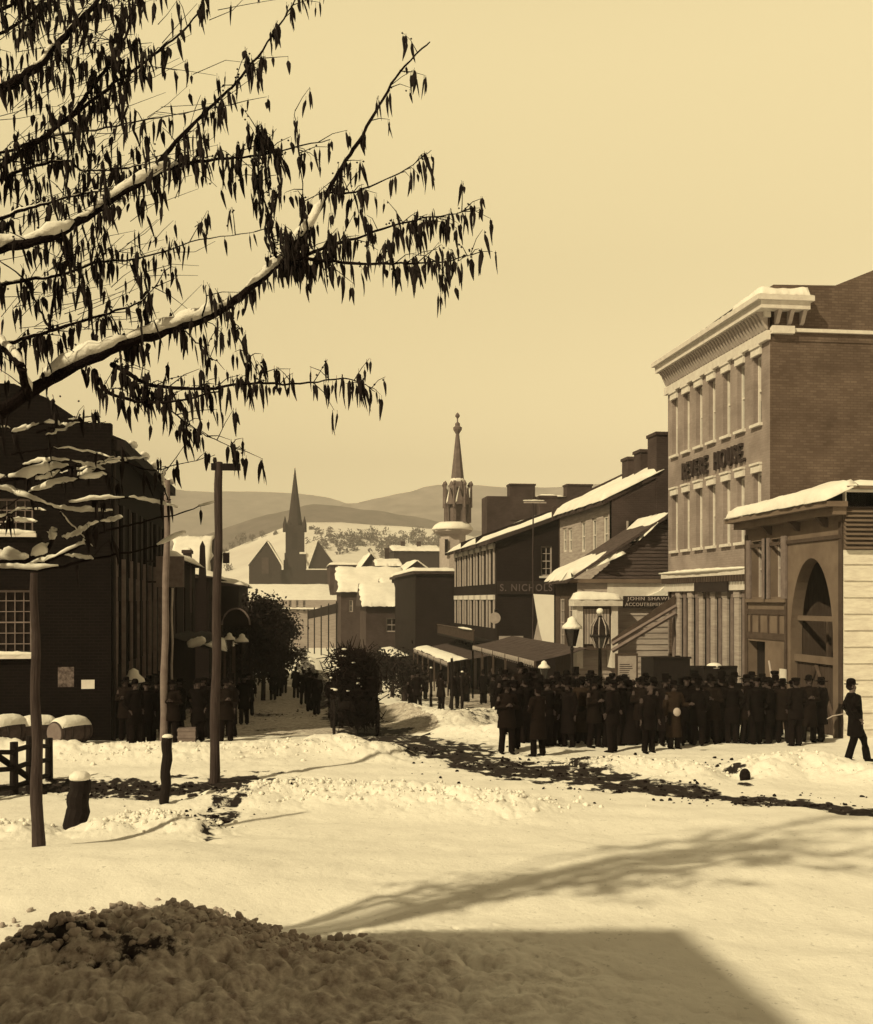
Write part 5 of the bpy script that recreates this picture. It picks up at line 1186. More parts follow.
# ================================================================== street trees (left, middle distance)
def twiggy_tree(px, pyb, d, h, wd, label, seed, group='dark trees along the left pavement', nleaf=900, name='street_tree'):
    r = random.Random(seed); b = W(px, pyb, d); b.z = gz(b.y)-.2
    t_ = thing(name, label, 'tree', b, group); tk = MB(); lf = MB()
    tk.tube([b, b+Vector((.05,0,h*.4)), b+Vector((0,.1,h*.8))], [.13,.09,.03], 8)
    ends = []
    for _ in range(26):
        z = r.uniform(.2, .85)*h; a = r.uniform(0, 6.28); l_ = wd*r.uniform(.5, 1)*(1-.45*(z/h)); p0 = b+UZ*z
        p1 = p0+Vector((math.cos(a)*l_*.5, math.sin(a)*l_*.5, l_*.4)); p2 = p0+Vector((math.cos(a)*l_, math.sin(a)*l_, l_*.65*r.uniform(.2, 1.3)))
        tk.tube([p0, p1, p2], [.035, .02, .008], 5); ends += [p1, p2]
        for _ in range(4):
            s0 = p1.lerp(p2, r.random()); s1 = s0+Vector((r.gauss(0,.3), r.gauss(0,.3), r.uniform(0,.6)))*wd*.5
            tk.tube([s0, s1], [.01, .004], 3, False); ends.append(s1)
    for _ in range(nleaf):
        e = r.choice(ends); p_ = e+Vector((r.gauss(0, .16), r.gauss(0, .16), r.gauss(0, .16)))*wd
        u = Vector((r.gauss(0,1), r.gauss(0,1), r.gauss(0,1))).normalized(); v = u.orthogonal().normalized(); s_ = r.uniform(.05, .14)
        lf.add([p_-u*s_, p_+v*s_*.6, p_+u*s_, p_-v*s_*.6], [(0,1,2,3)])
    part('trunk', tk, M['twig'], t_); part('crown', lf, M['evergreen'], t_)
    return t_
for k, (px, pb2, d, h, wd, lb_) in enumerate([(250,700,52,5.2,1.5,'dark bushy tree nearest the lamps on the left pavement'),(263,694,57,5.6,1.7,'tallest dark bushy tree on the left pavement, second in the row'),
        (274,686,64,5.4,1.7,'dark bushy tree third along the left pavement'),(282,680,74,5.2,1.6,'farthest dark bushy tree where the left pavement ends'),(238,706,60,4.0,1.2,'low dark bush by the arched sign')]):
    twiggy_tree(px, pb2, d, h, wd, lb_, 100+k, nleaf=4200)
for k, (px, d, h, wd, lb_) in enumerate([(392,60,2.4,1.6,'leafless shrub in front of the dark wooden house'),(404,56,2.0,1.5,'low tangled shrub right of the leafless shrub'),(380,66,2.6,1.3,'thin shrub just right of the loaded cart')]):
    twiggy_tree(px, 690, d, h, wd, lb_, 200+k, 'shrubs before the far houses', 700, 'bare_shrub')

# ================================================================== loaded cart on the road
cb = G(360, 735); cb.z = gnd(cb.x, cb.y)
ct = thing('loaded_cart', 'dark high-piled cart with brushwood seen from behind in the middle of the road', 'cart', cb)
cw = .62; c0 = cb.y; X = cb.x
part('bed', MB().box(X-cw,X+cw*.7,c0,c0+3.0,cb.z+.55,cb.z+.72).box(X-cw,X-cw+.06,c0,c0+3,cb.z+.72,cb.z+1.1).box(X+cw*.7-.06,X+cw*.7,c0,c0+3,cb.z+.72,cb.z+1.1), M['wood_dark'], ct)
part('tailboard', MB().box(X-cw+.06,X+cw*.7-.06,c0,c0+.06,cb.z+.72,cb.z+1.0), M['wood_dark'], ct)
for sx_, yy in ((-1,.5),(1,.5),(-1,2.4),(1,2.4)):
    wx = X+(-cw-.1 if sx_ < 0 else cw*.7+.1); rim = MB(); cen = Vector((wx, c0+yy, cb.z+.5))
    rim.tube([cen+Vector((0, .5*math.cos(a), .5*math.sin(a))) for a in np.linspace(0, 2*math.pi, 21)], .035, 6, False)
    wo = part('wheel', rim, M['wood_dark'], ct); sp2 = MB()
    for k in range(10): a = k*math.pi/5; sp2.tube([cen, cen+Vector((0, .48*math.cos(a), .48*math.sin(a)))], .02, 4)
    sp2.lathe(cen-Vector((.08,0,0)), [(.08,0),(.08,.16)], 10, axis=(1,0,0)); part('spoke', sp2, M['wood_dark'], wo)
ld = MB(); r = random.Random(5)
prof = []
for _ in range(2600):
    s_ = r.random(); z_ = .35+2.0*s_; hw2 = .42+.22*math.sin(s_*2.6)
    p_ = Vector((X-.05-.12*s_+r.gauss(0, .5)*hw2, c0+r.uniform(-.3, 3.0)*(1 if s_ > .2 else .1), cb.z+z_+r.gauss(0, .06)))
    dr = Vector((r.gauss(0, .5), r.gauss(0, .6), r.gauss(.15, .5))).normalized()*r.uniform(.12, .42)
    ld.tube([p_, p_+dr], [.022, .008], 3, False)
ld.lathe((X+.1, c0+1.4, 0), [(.46, cb.z+.72), (.56, cb.z+1.3), (.55, cb.z+1.8), (.42, cb.z+2.2), (.05, cb.z+2.4)], 14, sy=2.4)
part('brushwood_load', ld, M['bark'], ct)
sn = MB()
for _ in range(14):
    p_ = Vector((X-.45+r.gauss(0, .22), c0+r.uniform(-.4, .4), cb.z+r.uniform(1.2, 2.5))); sn.ell(p_, (r.uniform(.03,.10), .05, r.uniform(.015,.035)), 8, 5)
part('load_snow', sn, M['snow'], ct, smooth=True)

# two long dark wagons behind the crowd
def wagon(px0, px1, pyt, Y, label, snowpx=None):
    x0, x1 = onY(px0, Y), onY(px1, Y); zt = zat(pyt, x0, Y); zb_ = gz(Y); t_ = thing('wagon', label, 'wagon', ((x0+x1)/2, Y, zb_))
    part('body', MB().box(x0,x1,Y,Y+.05,zb_+.7,zt).box(x0,x1,Y+1.3,Y+1.35,zb_+.7,zt).box(x0,x0+.05,Y+.05,Y+1.3,zb_+.7,zt).box(x1-.05,x1,Y+.05,Y+1.3,zb_+.7,zt).box(x0+.05,x1-.05,Y+.05,Y+1.3,zb_+.7,zb_+.8), M['wood_dark'], t_)
    part('top_rail', MB().box(x0-.04,x1+.04,Y-.04,Y+.09,zt+.002,zt+.07), M['wood_dark'], t_)
    for wx in (x0+.3, x1-.3):
        for wy in (Y-.08, Y+1.43):
            cen = Vector((wx, wy, zb_+.45)); wb = MB(); wb.tube([cen+Vector((.45*math.cos(a), 0, .45*math.sin(a))) for a in np.linspace(0, 2*math.pi, 19)], .04, 6, False)
            for k in range(8): a = k*math.pi/4; wb.tube([cen, cen+Vector((.43*math.cos(a), 0, .43*math.sin(a)))], .022, 4)
            part('wheel', wb, M['wood_dark'], t_)
    if snowpx:
        a, b = onY(snowpx[0], Y), onY(snowpx[1], Y); part('seat_snow', MB().ell(((a+b)/2, Y+.2, zt+.04), ((b-a)/2, .25, .13), 16, 8), M['snow'], t_, smooth=True)
    return t_
wagon(653.5, 690, 659, 36.2, 'dark high-sided wagon before the white store wall, left of the two')
wagon(704, 744, 668, 36.0, 'dark wagon with a patch of snow on its seat, right of the two', (709, 724))

# ================================================================== people
def remesh(mb, voxel, smooth_it=3):
    me = bpy.data.meshes.new('tmp'); me.from_pydata(mb.v, [], mb.f); me.update()
    bm = bmesh.new(); bm.from_mesh(me); bmesh.ops.recalc_face_normals(bm, faces=bm.faces); bm.to_mesh(me); bm.free()
    ob = bpy.data.objects.new('tmp', me); COL.objects.link(ob)
    m = ob.modifiers.new('r', 'REMESH'); m.mode = 'VOXEL'; m.voxel_size = voxel; m.use_smooth_shade = True
    s = ob.modifiers.new('s', 'SMOOTH'); s.iterations = smooth_it; s.factor = .5
    bpy.context.view_layer.update()
    r_ = bpy.data.meshes.new_from_object(ob.evaluated_get(bpy.context.evaluated_depsgraph_get()))
    bpy.data.objects.remove(ob); bpy.data.meshes.remove(me)
    r_.polygons.foreach_set('use_smooth', [True]*len(r_.polygons)); return r_
def person_proto(label, coat_m, trou_m, hat='bowler', stance=(.10, 0, .10, 0), arms='down', coat_len=.62, skirt=False, lean=0.0, turn=0.0, hgt=1.0, voxel=.016, fine=False, stout=1.0):
    """figure facing -Y with its feet on z=0; stance = (left foot x, y, right foot x, y)"""
    t_ = thing('person', label, 'person', (0, 0, 0))
    lx, ly, rx, ry = stance; V_ = Vector
    hipz = .90-.25*(abs(ly-ry)/2)**2; hc = V_((0, (ly+ry)/2*.5, hipz)); ch_ = V_((0, hc.y-lean*.4, 1.27)); nk = V_((0, hc.y-lean*.62, 1.44)); hd = V_((0, hc.y-lean*.8-.015, 1.585))
    legs = []
    for sx_, fx, fy in ((-1, -lx, ly), (1, rx, ry)):
        hp = hc+V_((sx_*.09, 0, -.02)); an = V_((fx, fy, .09)); kn = hp.lerp(an, .5)+V_((0, -.035-.12*abs(fy-hc.y)*(1 if fy < hc.y else -.3), 0)); legs.append((hp, kn, an))
    arm = []
    for sx_ in (-1, 1):
        sh = ch_+V_((sx_*.185, 0, .11))
        if arms == 'down' or (arms == 'one' and sx_ < 0): el = sh+V_((sx_*.06, .03, -.28)); wr = el+V_((sx_*.01, -.07, -.25))
        elif arms == 'pockets': el = sh+V_((sx_*.11, .09, -.27)); wr = el+V_((-sx_*.09, -.14, -.17))
        elif arms == 'folded': el = sh+V_((sx_*.08, -.02, -.27)); wr = el+V_((-sx_*.2, -.17, .06))
        elif arms == 'one': el = sh+V_((sx_*.09, -.04, -.26)); wr = el+V_((sx_*.02, -.22, .03))
        elif arms == 'swing': el = sh+V_((sx_*.06, .08*sx_, -.27)); wr = el+V_((0, .10*sx_-.06, -.23))
        arm.append((sh, el, wr))
    b = MB()
    for hp, kn, an in legs:
        b.tube([hp, hp.lerp(kn, .5), kn, kn.lerp(an, .35)+V_((0,.015,0)), an], [.085, .075, .055, .052, .036], 10)
    b.tube([hc-V_((0,0,.05)), hc+V_((0,0,.12)), ch_-V_((0,0,.05)), ch_+V_((0,0,.12)), nk-V_((0,0,.02))], [.13, .125, .14, .13, .065], 12)
    b.tube([nk-V_((0,0,.04)), nk+V_((0,0,.06)), hd], [.056, .052, .05], 10)
    for sh, el, wr in arm: b.tube([sh, sh.lerp(el,.5), el, el.lerp(wr,.4), wr], [.052, .046, .038, .036, .026], 10)
    # head: skull, jaw, nose, brow, lips, ears
    b.ell(hd+V_((0,.012,.03)), (.075,.092,.092)); b.ell(hd+V_((0,-.02,-.055)), (.056,.066,.06)); b.ell(hd+V_((0,-.09,-.008)), (.012,.017,.024), 8, 6); b.ell(hd+V_((0,-.062,.028)), (.055,.02,.012), 8, 6)
    b.ell(hd+V_((0,-.08,-.052)), (.022,.012,.009), 8, 6); b.ell(hd+V_((0,-.074,-.092)), (.02,.014,.014), 8, 6)
    for sx_ in (-1, 1): b.ell(hd+V_((sx_*.078,.012,-.002)), (.01,.016,.028), 8, 6)
    # hands with palm, four fingers and a thumb
    fr_ = 1.0 if fine else 1.25
    for (sh, el, wr), sx_ in zip(arm, (-1, 1)):
        dr = (wr-el).normalized(); sd_ = V_((0, -1, 0)) if abs(dr.z) > .6 else V_((0, 0, 1)); sd_ = (sd_-dr*sd_.dot(dr)).normalized(); cu = dr.cross(sd_)*(-sx_)
        pm = wr+dr*.045; b.tube([wr, pm-dr*.005, pm+dr*.04], [.024, .034, .034], 8, True, .62)
        for k in range(4):
            off = sd_*((k-1.5)*-.0185); ln = [.075,.085,.08,.062][k]; p0 = pm+dr*.035+off; p1 = p0+dr*ln*.5+cu*.008; p2 = p1+dr*ln*.42+cu*.028
            b.tube([p0, p1, p2], [.0085*fr_, .0082*fr_, .0065*fr_], 6)
        p0 = pm+sd_*.028-dr*.01; b.tube([p0, p0+sd_*.022+dr*.03, p0+sd_*.026+dr*.062+cu*.015], [.0105*fr_, .010*fr_, .008*fr_], 6)
    def addp(name, me, m):
        me.materials.clear(); me.materials.append(m); me.name = name
        o_ = bpy.data.objects.new(name, me); COL.objects.link(o_); o_.parent = t_; return o_
    addp('body', remesh(b, .0085 if fine else .013, 2), M['skin'] if fine else M['skin_shade'])
    # trousers / skirt
    if skirt:
        k = MB(); k.lathe(V_((0, hc.y, 0)), [(.40,.04),(.37,.25),(.30,.55),(.2,.85),(.15,1.05)], 24)
        addp('skirt', remesh(k, .02), trou_m)
    else:
        k = MB()
        for (hp, kn, an), fx in zip(legs, (-1, 1)): k.tube([hp+V_((0,0,.06)), hp.lerp(kn,.4), kn, kn.lerp(an,.5), an-V_((0,0,.03))], [.12, .105, .082, .078, .082], 12)
        k.tube([hc-V_((0,0,.06)), hc+V_((0,0,.16))], [.15,.15], 12); addp('trousers', remesh(k, voxel), trou_m)
    for hp, kn, an in legs:
        sh_ = MB(); sh_.tube([an+V_((0,.055,-.052)), an+V_((0,-.02,-.045)), an+V_((0,-.12,-.058)), an+V_((0,-.19,-.066))], [.042,.048,.042,.022], 10, True, .8); sh_.tube([an+V_((0,.01,.02)), an+V_((0,.01,-.06))], [.046,.046], 10)
        addp('boot', remesh(sh_, .012), M['hat'])
    # coat with sleeves, collar
    c = MB(); hem = hc.z-coat_len+.28; st_ = stout
    c.lathe(V_((0, hc.y, 0)), [(.20*st_, hem), (.19*st_, hem+.15), (.172*st_, hc.z), (.158*st_, 1.06)], 18, sx=1.08, sy=.82)
    c.tube([V_((0, hc.y, 1.0)), V_((0, hc.y-lean*.15, 1.1)), ch_, ch_+V_((0,0,.12)), nk], [.155*st_, .155*st_, .175, .155, .075], 16)
    for (sh, el, wr) in arm: c.tube([ch_+V_((0,0,.08)), sh, sh.lerp(el,.5), el, el.lerp(wr,.5), wr-(wr-el).normalized()*.01], [.11, .085, .074, .064, .056, .052], 12)
    c.tube([nk-V_((0,0,.05)), nk+V_((0,.01,.03))], [.085, .074], 12)
    addp('coat', remesh(c, voxel), coat_m)
    hb = hd+V_((0,.01,.055)); h_ = MB()
    if hat == 'bowler': h_.lathe(hb, [(.125,.0),(.132,.012),(.088,.016),(.088,.05),(.078,.1),(.045,.128),(.01,.134)], 18, sy=1.12)
    elif hat == 'top': h_.lathe(hb, [(.125,.0),(.13,.012),(.085,.016),(.08,.1),(.09,.21),(.01,.213)], 18, sy=1.1)
    elif hat == 'slouch': h_.lathe(hb, [(.155,-.012),(.158,.0),(.088,.016),(.086,.07),(.07,.105),(.01,.09)], 18, sy=1.12)
    elif hat == 'cap': h_.lathe(hb+V_((0,0,-.01)), [(.092,.0),(.1,.02),(.11,.055),(.09,.08),(.01,.09)], 16, sy=1.1).tube([hb+V_((0,-.08,0)), hb+V_((0,-.135,-.012))], [.055,.035], 8, True, .2)
    elif hat == 'bonnet': h_.lathe(hb+V_((0,.03,-.06)), [(.1,-.05),(.115,0),(.112,.07),(.08,.13),(.01,.15)], 16)
    if hat != 'none': addp('hat', mesh_from('hat', h_, M['hat'], smooth=False), M['hat'])
    hr = MB(); hr.ell(hd+V_((0,.03,.012)), (.082,.088,.085)); 
    if hat in ('bowler','slouch') : hr.ell(hd+V_((0,-.083,-.036)), (.034,.012,.01), 8, 5)
    if hat == 'top': hr.ell(hd+V_((0,-.055,-.1)), (.05,.04,.055), 10, 6)
    addp('hair', mesh_from('hair', hr, M['bark'], smooth=True), M['bark'])
    t_.scale = (hgt,)*3
    return t_
PR = [
 ('bowler', person_proto('x', M['cloth'][0], M['cloth'][1], 'bowler', (.10,0,.10,.02), 'pockets', .62)),
 ('top', person_proto('x', M['cloth'][1], M['cloth'][0], 'top', (.09,-.02,.12,.05), 'down', .80)),
 ('slouch', person_proto('x', M['cloth'][2], M['cloth'][1], 'slouch', (.13,.04,.11,-.04), 'folded', .55, stout=1.12)),
 ('cap', person_proto('x', M['cloth'][0], M['cloth'][0], 'cap', (.10,-.1,.10,.12), 'swing', .58, lean=.1)),
 ('brown', person_proto('x', M['cloth'][3], M['cloth'][1], 'slouch', (.10,.0,.11,.0), 'one', .86)),
 ('slouch2', person_proto('x', M['cloth'][0], M['cloth'][1], 'slouch', (.12,-.03,.10,.05), 'one', .70)),
 ('bowler2', person_proto('x', M['cloth'][2], M['cloth'][0], 'bowler', (.14,.02,.10,-.05), 'folded', .75, stout=1.08)),
 ('cap2', person_proto('x', M['cloth'][1], M['cloth'][1], 'cap', (.09,.0,.13,.03), 'pockets', .5)),
 ('bare', person_proto('x', M['cloth'][1], M['cloth'][0], 'none', (.10,.0,.12,.03), 'down', .58, lean=.12)),
 ('woman', person_proto('x', M['cloth'][1], M['cloth'][1], 'bonnet', (.08,0,.08,0), 'folded', .5, skirt=True)),
]
PD = dict(PR); used = set()
WORDS = {'slouch2': 'man in slouch hat', 'bowler2': 'stout man in bowler hat', 'cap2': 'man in cap', 'bare': 'bareheaded man', 'bowler': 'man in bowler hat', 'top': 'man in long coat and top hat', 'slouch': 'stout man in slouch hat',
         'cap': 'man in peaked cap', 'brown': 'man in brown overcoat', 'woman': 'woman in dark skirt and bonnet'}
def put(kind, x, y, rz, label, group, sc=.98):
    z = gnd(x, y)-.02
    if kind not in used:
        used.add(kind); p_ = PD[kind]; p_.location = (x, y, z); p_.rotation_euler = (0, 0, rz); p_.scale = (sc,)*3; p_['label'] = label; p_['group'] = group; return p_
    return dup(PD[kind], (x, y, z), rz, label, group, sc)
rc = random.Random(11); kinds = ['bowler','slouch','cap','slouch2','bowler2','slouch','cap2','bowler','top','cap','bare']
CR = 'dark-clothed crowd on the right side of the street'
front = [(507,753,'slouch','leftmost of the crowd, back to the snow heap'),(515,750,'cap','second from the left end of the crowd'),(525,744,'bowler','beside the gap at the left end of the crowd'),
 (548,747,'bowler','standing apart below the striped awning edge'),(556,744,'slouch','just right of the man standing apart'),(569,746,'top','beneath the snow-hooded street lamp'),
 (583,743,'brown','only brown coat in the dense front rank'),(594,745,'slouch','right of the brown-coated man'),(606,744,'cap','below the lantern sign'),(618,744,'bowler','in front of the poster board'),
 (629,743,'woman','between the poster board and the wagon'),(641,744,'slouch','at the left end of the wagon'),(652,743,'bowler','before the left wagon wheel'),(664,745,'top','before the middle of the left wagon'),
 (675,749,'brown','foremost man before the wagons, one step ahead of the rank'),(688,745,'cap','under the gap between the wagons'),(699,746,'bowler','left front of the snowy-seated wagon'),(711,744,'slouch','below the snow patch of the wagon seat'),
 (722,743,'top','right of the wagon seat snow'),(733,744,'bowler','before the right wagon end'),(745,743,'slouch','at the dark doorway of the gatehouse'),(757,744,'cap','by the leaning pale pole'),(770,743,'bowler','before the gatehouse panelling'),(782,743,'slouch','rightmost of the packed rank, beside the arch'),
 (797,747,'cap2','loose from the rank at the foot of the arch'),(809,742,'bowler2','before the middle of the arched doors'),(821,741,'slouch2','nearest the right jamb of the arch'),(537,757,'bowler2','out in front near the rut, left part of the crowd'),(612,751,'cap2','one step out before the poster board'),(647,752,'bare','one step out before the left wagon')]
for px, py, k, wh in front:
    g = G(px+rc.uniform(-1.5, 1.5), py); put(k, g.x, g.y, rc.uniform(-.9, .9)+(math.pi if rc.random() < .3 else 0), WORDS[k]+', '+wh, CR, rc.uniform(.94, 1.02))
for row_i, (yoff, n_, x0_, x1_) in enumerate([(.8, 21, 503, 800), (1.9, 19, 508, 800), (3.4, 15, 500, 660)]):
    for i in range(n_):
        px = x0_+(x1_-x0_)*(i+rc.uniform(.1, .9))/n_; g = G(px, 744); y = g.y+yoff+rc.uniform(-.3, .3); x = onY(px, y)
        if x > 13.5: x = 13.5-rc.random()*.3
        k = rc.choice(kinds)
        put(k, x, y, rc.uniform(-1.2, 1.2)+(math.pi if rc.random() < .3 else 0), 'dark-clothed man in '+('the second' if row_i == 0 else 'the third' if row_i == 1 else 'the hindmost')+' rank of the right-hand crowd', CR, rc.uniform(.88, 1.05))
for i in range(22):
    px = rc.uniform(392, 512); y = rc.uniform(41, 58); x = onY(px, y)
    if x < 4.6: continue
    put(rc.choice(kinds), x, y, rc.uniform(0, 6), 'small dark figure on the far shaded pavement left of the main crowd', 'people on the far right-hand pavement', rc.uniform(.9, 1.0))
LG = 'men gathered by the left shopfronts'
lefts = [(126,741,'slouch','leftmost of the men at the brick corner'),(135,744,'bowler','under the snow-coned lamp'),(146,742,'cap','right of the snow-coned lamp'),(157,741,'top','beside the slim pole'),
 (172,743,'slouch','between slim pole and packing box'),(198,742,'bowler','behind the packing box, right side'),(205,739,'cap','just left of the telegraph pole'),(226,741,'slouch','just right of the telegraph pole'),(231,736,'top','right of the telegraph pole, farther back'),
 (244,724,'bowler','standing alone with legs apart right of the telegraph pole'),(249,716,'cap','behind the man standing alone')]
for px, py, k, wh in lefts:
    g = G(px, py); put(k, g.x, g.y, rc.uniform(-1, 1), WORDS[k]+', '+wh, LG, rc.uniform(.94, 1.0))
for i in range(11):
    px = rc.uniform(124, 214); y = rc.uniform(31.3, 34.5); x = max(onY(px, y), -4.3)
    put(rc.choice(kinds), x, y, rc.uniform(0, 6), 'dark man in the back rows of the left-hand group, mostly hidden', LG, rc.uniform(.93, 1.0))
for i, (px, y) in enumerate([(279,62),(284,66),(273,58)]):
    put(rc.choice(kinds), onY(px, y), y, rc.uniform(-.5, .5), ['man walking under the street trees, nearest the open road','farthest walker under the street trees','man walking closest to the tree trunks'][i], 'walkers on the left pavement', .98)
for i in range(9):                                   # procession beyond the cart
    y = 36+i*3.0+rc.uniform(-1, 1); px = np.interp(y, [34, 45, 60], [340, 318, 302])+rc.uniform(-8, 8)
    put(rc.choice(kinds), onY(px, y), y, math.pi+rc.uniform(-.3, .3), 'dark figure in the file walking away down the rut beyond the cart', 'file of walkers beyond the cart', .98)
for k in PD:
    if k not in used: bpy.data.objects.remove(PD[k])
# the man with a stick at the far right
mn = person_proto('man in bowler hat striding alone at far right with a stick', M['cloth'][0], M['cloth'][0], 'bowler', (.03, .12, .06, -.32), 'pockets', .62, lean=-.12, fine=True, voxel=.013)
gm = G(853, 771); mn.location = (gm.x, gm.y, gnd(gm.x, gm.y)-.02); mn.rotation_euler = (0, 0, R(82)); mn.scale = (1.0,)*3
for sx_ in (-1, 1):
    e = MB().ell((sx_*.028, -.1-.0+.012, 1.588), (.011, .008, .008), 8, 6)
s0 = W(827, 719, dep(gm.x, gm.y)); s1 = W(838, 713, dep(gm.x, gm.y))
single('walking_stick', MB().tube([s0, s0.lerp(s1, .5), s1+RT*.12-UZ*.02], [.011, .012, .012], 6), M['offwhite'], 'thin pale stick held behind the lone man at right', 'stick', s0)
# onlooker on the wagon
gw = onY(688, 36.8); z0_ = gz(36.8)+.15; put('cap', gw, 37.9, 0, 'man in peaked cap raised above the others behind the wagons', CR, .97).location.z = z0_+.35

# white details within the crowd
p = W(677, 712, 25.4); single('pale_bundle', MB().ell(p, (.09,.07,.10), 12, 8), M['offwhite'], 'pale bundle carried at the front of the crowd', 'bundle', p, smooth=True)
# clods and grating by the right-hand snow bank
cd_ = W(745, 781, 22.2); cd_.z = gnd(cd_.x, cd_.y)+.08; single('dark_clod', MB().ell(cd_, (.12,.12,.16), 8, 6), M['bark'], 'small dark lump beside the hole in the snow at right', 'lump', cd_)

# ================================================================== the big tree in front
def spline(pts, n=6):
    out_ = []
    for i in range(len(pts)-1):
        p0, p1, p2, p3 = pts[max(i-1, 0)], pts[i], pts[i+1], pts[min(i+2, len(pts)-1)]
        for k in range(n):
            t = k/n; out_.append(.5*((2*p1)+(p2-p0)*t+(2*p0-5*p1+4*p2-p3)*t*t+(3*p1-p0-3*p2+p3)*t**3))
    out_.append(pts[-1]); return out_
rt = random.Random(42)
limbs = [  # picture path, start/end distance, start/end radius, snow, hanging leaves per metre
 ('A', [(-60,440),(-20,424),(0,412),(50,380),(100,354),(150,336),(200,320),(240,297),(280,262),(310,225),(330,188),(350,155),(375,112),(400,72),(430,42)], 8.6, 10.2, .07, .006, 1.35, 6),
 ('B', [(281,262),(300,259),(350,263),(400,263),(440,262),(472,255)], 9.4, 9.2, .022, .003, 0, 26),
 ('B', [(283,260),(320,250),(350,240),(400,224),(440,216),(466,211)], 9.4, 9.9, .02, .003, 0, 26),
 ('C', [(326,192),(355,192),(400,172),(432,150)], 9.7, 9.3, .012, .003, 0, 14),
 ('D', [(-60,268),(0,249),(50,237),(93,213),(143,180),(176,166),(213,160),(260,155),(330,140)], 8.4, 9.8, .05, .004, 1.3, 12),
 ('E', [(143,182),(176,142),(205,112),(232,86),(262,50),(292,5),(300,-15)], 9.2, 9.8, .022, .004, 0, 13),
 ('F', [(-50,190),(0,166),(66,120),(90,90),(110,63),(128,30),(140,-20)], 8.8, 9.4, .028, .008, .4, 14),
 ('F', [(68,118),(116,83),(160,50),(193,20),(210,-15)], 9.0, 9.4, .018, .005, 0, 12),
 ('G', [(-60,118),(0,90),(33,70),(55,46),(90,10),(110,-20)], 8.6, 9.0, .05, .014, .5, 16),
 ('H', [(-40,60),(0,34),(30,14),(60,-20)], 9.3, 9.5, .02, .008, 0, 22),
 ('I', [(-30,150),(0,153),(45,138),(95,130),(160,117),(235,105)], 9.6, 10.0, .018, .003, .5, 10),
 ('I', [(-30,195),(20,170),(66,161),(85,171),(127,168),(160,160)], 9.0, 9.3, .016, .004, .3, 12),
 ('J', [(94,371),(100,382),(109,393),(143,402),(180,400),(220,391)], 9.0, 8.7, .022, .006, 0, 10),
 ('K', [(112,364),(130,374),(149,384),(200,389),(250,383),(300,384),(350,379),(375,392)], 9.0, 9.4, .024, .003, 0, 20),
 ('L', [(-20,330),(0,345),(20,365),(27,398)], 8.8, 8.7, .03, .035, .9, 2),
 ('M', [(-20,352),(14,341),(57,329),(109,313),(143,299),(166,270)], 8.9, 9.3, .022, .003, .2, 16),
 ('N', [(50,330),(53,300),(60,262),(74,235)], 9.0, 9.2, .016, .005, 0, 8),
 ('N', [(48,326),(35,300),(20,275),(0,262)], 9.0, 9.1, .012, .005, 0, 8),
 ('O', [(-40,490),(-10,482),(20,478),(50,470),(72,467)], 9.5, 9.5, .03, .01, 1.7, 0),
 ('O', [(30,493),(60,483),(80,479),(105,476)], 9.6, 9.7, .014, .005, 1.3, 0),
 ('O', [(-10,487),(15,493),(40,502),(60,509),(85,511),(112,511)], 9.4, 9.7, .014, .006, 1.2, 0),
 ('O', [(-30,570),(0,568),(45,569),(80,562),(110,555),(150,548),(185,532)], 9.6, 10.2, .022, .005, 1.3, 0),
 ('O', [(45,562),(80,546),(92,536),(120,527),(147,521),(180,513),(214,502)], 9.7, 10.3, .016, .005, .9, 1),
 ('P', [(-40,568),(0,561),(25,560),(45,552),(52,540),(54,531)], 9.4, 9.5, .035, .012, 1.5, 0),
 ('Q', [(60,512),(75,530),(95,548)], 9.6, 9.7, .01, .004, .5, 2),
 ('R', [(276,258),(270,225),(262,192),(256,158),(258,126)], 9.5, 9.9, .014, .004, 0, 22),
 ('R', [(173,322),(200,345),(212,360),(208,352)], 9.2, 9.3, .008, .003, 0, 12),
 ('S', [(200,320),(206,303),(205,285)], 9.2, 9.3, .01, .004, 0, 3),
 ('S', [(155,398),(190,425),(215,440),(245,450)], 9.1, 9.6, .008, .003, 0, 16),
 ('S', [(120,460),(150,470),(175,465),(215,455)], 9.6, 9.9, .008, .003, 0, 5),
 ('S', [(165,470),(163,482),(168,500)], 9.8, 9.9, .014, .006, .8, 8),
 ('T', [(230,300),(236,330),(250,360),(262,378)], 9.3, 9.5, .008, .003, 0, 10),
 ('U', [(300,262),(298,235),(303,205),(300,160),(295,110)], 9.5, 9.7, .009, .003, 0, 14),
 ('V', [(-30,230),(10,215),(40,205),(80,195),(110,188)], 8.7, 9.0, .02, .004, .5, 16),
 ('V', [(-30,290),(10,283),(60,275),(100,262),(140,258),(200,240),(255,232)], 9.0, 9.4, .018, .003, .4, 12),
 ('V', [(-30,20),(10,5),(30,-20)], 8.8, 9.0, .02, .01, 0, 16),
 # above and left of the picture
 ('W', [(-60,60),(40,-60),(150,-140),(300,-220)], 8.5, 10.0, .05, .01, 0, 9),
 ('W', [(-80,-60),(60,-220),(200,-330)], 8.5, 9.5, .05, .01, 0, 9),
 ('W', [(120,-90),(260,-120),(400,-110),(520,-130)], 9.0, 10.0, .03, .005, 0, 10),
 ('W', [(60,-220),(220,-260),(420,-300),(560,-280)], 9.0, 10.5, .03, .005, 0, 10),
]
